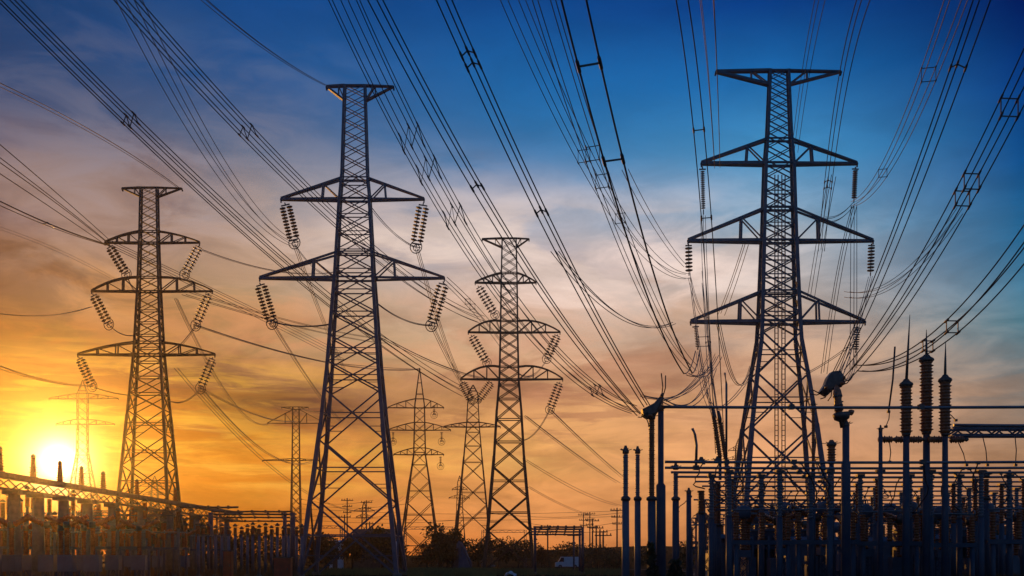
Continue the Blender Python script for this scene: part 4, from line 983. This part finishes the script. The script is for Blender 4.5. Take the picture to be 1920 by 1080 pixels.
def tree(px, D, ytop, wpx, label, mat=LEAF, n=900, seed=0, name='tree', group='trees and bushes along the horizon'):
    rn = random.Random(seed * 13 + int(px)); x = GX(px, D); z = GZ(ytop, D); w = wpx / F * D
    root = thing(name, label, 'bush' if name == 'bush' else 'tree', (x, D, 0), group)
    m = MB(); m.tube([(x, D, 0), (x + .1, D, z * .3), (x, D, z * .62)], [max(.12, z * .035), z * .025, z * .012], 7)
    for k in range(6):
        t = 1.047 * k + rn.random(); h0 = z * (.25 + .06 * k); m.tube([(x, D, h0), (x + math.cos(t) * w * .2, D + math.sin(t) * w * .2, h0 + z * .15), (x + math.cos(t) * w * .36, D + math.sin(t) * w * .36, h0 + z * .3)], [z * .015, z * .01, z * .004], 5)
    m.build('trunk', BARK, root)
    m = MB(); crown(m, Vector((x, D, z * .54)), w * .5, w * .42, z * .44, n, max(.16, .04 * z), rn); m.build('crown', mat, root)
    return root
TREES = [(838, 148, 1006, 40, LEAF, 'low bush hugging the navy heap'), (588, 150, 985, 64, LEAFR, 'orange bush by the left leg of the largest pylon'), (612, 165, 1000, 50, LEAF, 'dark bush left of the pale panel hut'), (660, 160, 992, 44, LEAFR, 'small orange tree right of the pale panel hut'),
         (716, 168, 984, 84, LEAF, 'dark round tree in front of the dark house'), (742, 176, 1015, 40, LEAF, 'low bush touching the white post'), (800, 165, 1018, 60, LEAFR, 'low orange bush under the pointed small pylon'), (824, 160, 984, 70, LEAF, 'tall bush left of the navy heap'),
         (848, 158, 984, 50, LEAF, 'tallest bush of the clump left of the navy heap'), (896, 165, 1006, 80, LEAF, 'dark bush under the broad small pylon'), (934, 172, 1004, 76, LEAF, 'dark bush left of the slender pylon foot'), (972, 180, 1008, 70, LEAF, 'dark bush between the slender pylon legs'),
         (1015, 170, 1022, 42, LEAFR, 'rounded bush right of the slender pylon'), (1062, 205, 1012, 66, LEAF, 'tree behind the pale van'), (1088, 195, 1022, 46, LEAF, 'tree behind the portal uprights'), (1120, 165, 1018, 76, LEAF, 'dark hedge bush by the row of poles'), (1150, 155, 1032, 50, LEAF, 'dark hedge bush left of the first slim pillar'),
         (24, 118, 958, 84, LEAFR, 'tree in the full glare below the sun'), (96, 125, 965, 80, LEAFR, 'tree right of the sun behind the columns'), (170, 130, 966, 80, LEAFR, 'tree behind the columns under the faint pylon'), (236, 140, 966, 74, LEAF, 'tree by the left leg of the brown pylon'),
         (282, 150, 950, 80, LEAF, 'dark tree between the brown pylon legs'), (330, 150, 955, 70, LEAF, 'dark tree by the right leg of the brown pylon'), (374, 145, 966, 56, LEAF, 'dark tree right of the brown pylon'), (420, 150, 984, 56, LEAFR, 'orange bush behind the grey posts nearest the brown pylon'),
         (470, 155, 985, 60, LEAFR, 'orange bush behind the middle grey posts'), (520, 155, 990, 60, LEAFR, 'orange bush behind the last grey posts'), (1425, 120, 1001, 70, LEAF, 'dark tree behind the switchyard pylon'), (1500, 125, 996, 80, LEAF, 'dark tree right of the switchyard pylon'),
         (1290, 140, 1012, 60, LEAF, 'dark bush behind the short bluish pillar'), (1220, 140, 1022, 60, LEAF, 'dark bush behind the brown pillar'), (1640, 125, 991, 90, LEAF, 'dark tree behind the thin blue pillar'), (1740, 120, 996, 80, LEAF, 'dark tree behind the three bushings'), (1835, 60, 984, 96, LEAF, 'dark bush in the right corner'), (1900, 110, 985, 80, LEAF, 'dark tree at the right edge'),
         (1370, 135, 1006, 84, LEAF, 'added dark backdrop tree left of the switchyard pylon foot'), (1565, 130, 1001, 90, LEAF, 'added dark backdrop tree behind the stout tapered pillar'), (1690, 135, 1001, 90, LEAF, 'added dark backdrop tree behind the first brown bushing'), (1790, 135, 1001, 90, LEAF, 'added dark backdrop tree behind the last brown bushing'), (1850, 140, 1006, 90, LEAF, 'added dark backdrop tree behind the right hand pillars')]  # backdrop trees added to close gaps and darken the foot of the yard
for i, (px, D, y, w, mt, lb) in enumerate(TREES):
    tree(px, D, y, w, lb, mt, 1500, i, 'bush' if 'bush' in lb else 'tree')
tree(1222, 38, 1026, 20, 'green ivy bush at the foot of the brown pillar', LEAF, 500, 51, 'bush', 'green bushes at the pillar feet')
tree(1267, 42, 1036, 24, 'green ivy bush at the foot of the plain pillar', LEAF, 500, 52, 'bush', 'green bushes at the pillar feet')
def grass(name, x0, x1, D0, D1, n, h, mat, label):
    rn = random.Random(len(label)); m = MB()
    for _ in range(n):
        D = rn.uniform(D0, D1); x = GX(rn.uniform(x0, x1), D); l = h * rn.uniform(.5, 1.15); dx, dy = rn.gauss(0, .18) * l, rn.gauss(0, .18) * l; w = .03 + .012 * h
        m.add([(x - w, D, 0), (x + w, D, 0), (x + dx * .5 + w * .6, D + dy * .5, l * .6), (x + dx * .5 - w * .6, D + dy * .5, l * .6), (x + dx * 1.3, D + dy, l)], [(0, 1, 2, 3), (3, 2, 4)])
    return m.build(name, mat, kind='stuff', label=label)
grass('meadow_grass', 765, 930, 92, 135, 9000, .75, GRASSM, 'yellow green meadow grass in front of the navy heap')
grass('dry_grass', 1790, 1960, 36, 52, 6000, 1.15, GRASSR, 'reddish dry grass in the right corner')
grass('verge_grass', 560, 1180, 112, 170, 9000, .45, GRASSM, 'short dark verge grass along the field')
grass('fence_weeds', -20, 560, 100, 140, 8000, .8, GRASSR, 'weeds around the sunlit posts')

# ------------------------------------------------------------------ evening haze
hz = MB().box((0, 110, 31), 960, 450, 64)
HM = bpy.data.materials.new('evening_haze'); HM.use_nodes = True; ht = HM.node_tree; ht.nodes.clear()
vo = ht.nodes.new('ShaderNodeVolumePrincipled'); vo.inputs['Color'].default_value = (1, .92, .82, 1); vo.inputs['Density'].default_value = .00030; vo.inputs['Anisotropy'].default_value = .94
oo = ht.nodes.new('ShaderNodeOutputMaterial'); ht.links.new(vo.outputs[0], oo.inputs['Volume'])
hz.build('haze', HM, kind='stuff')
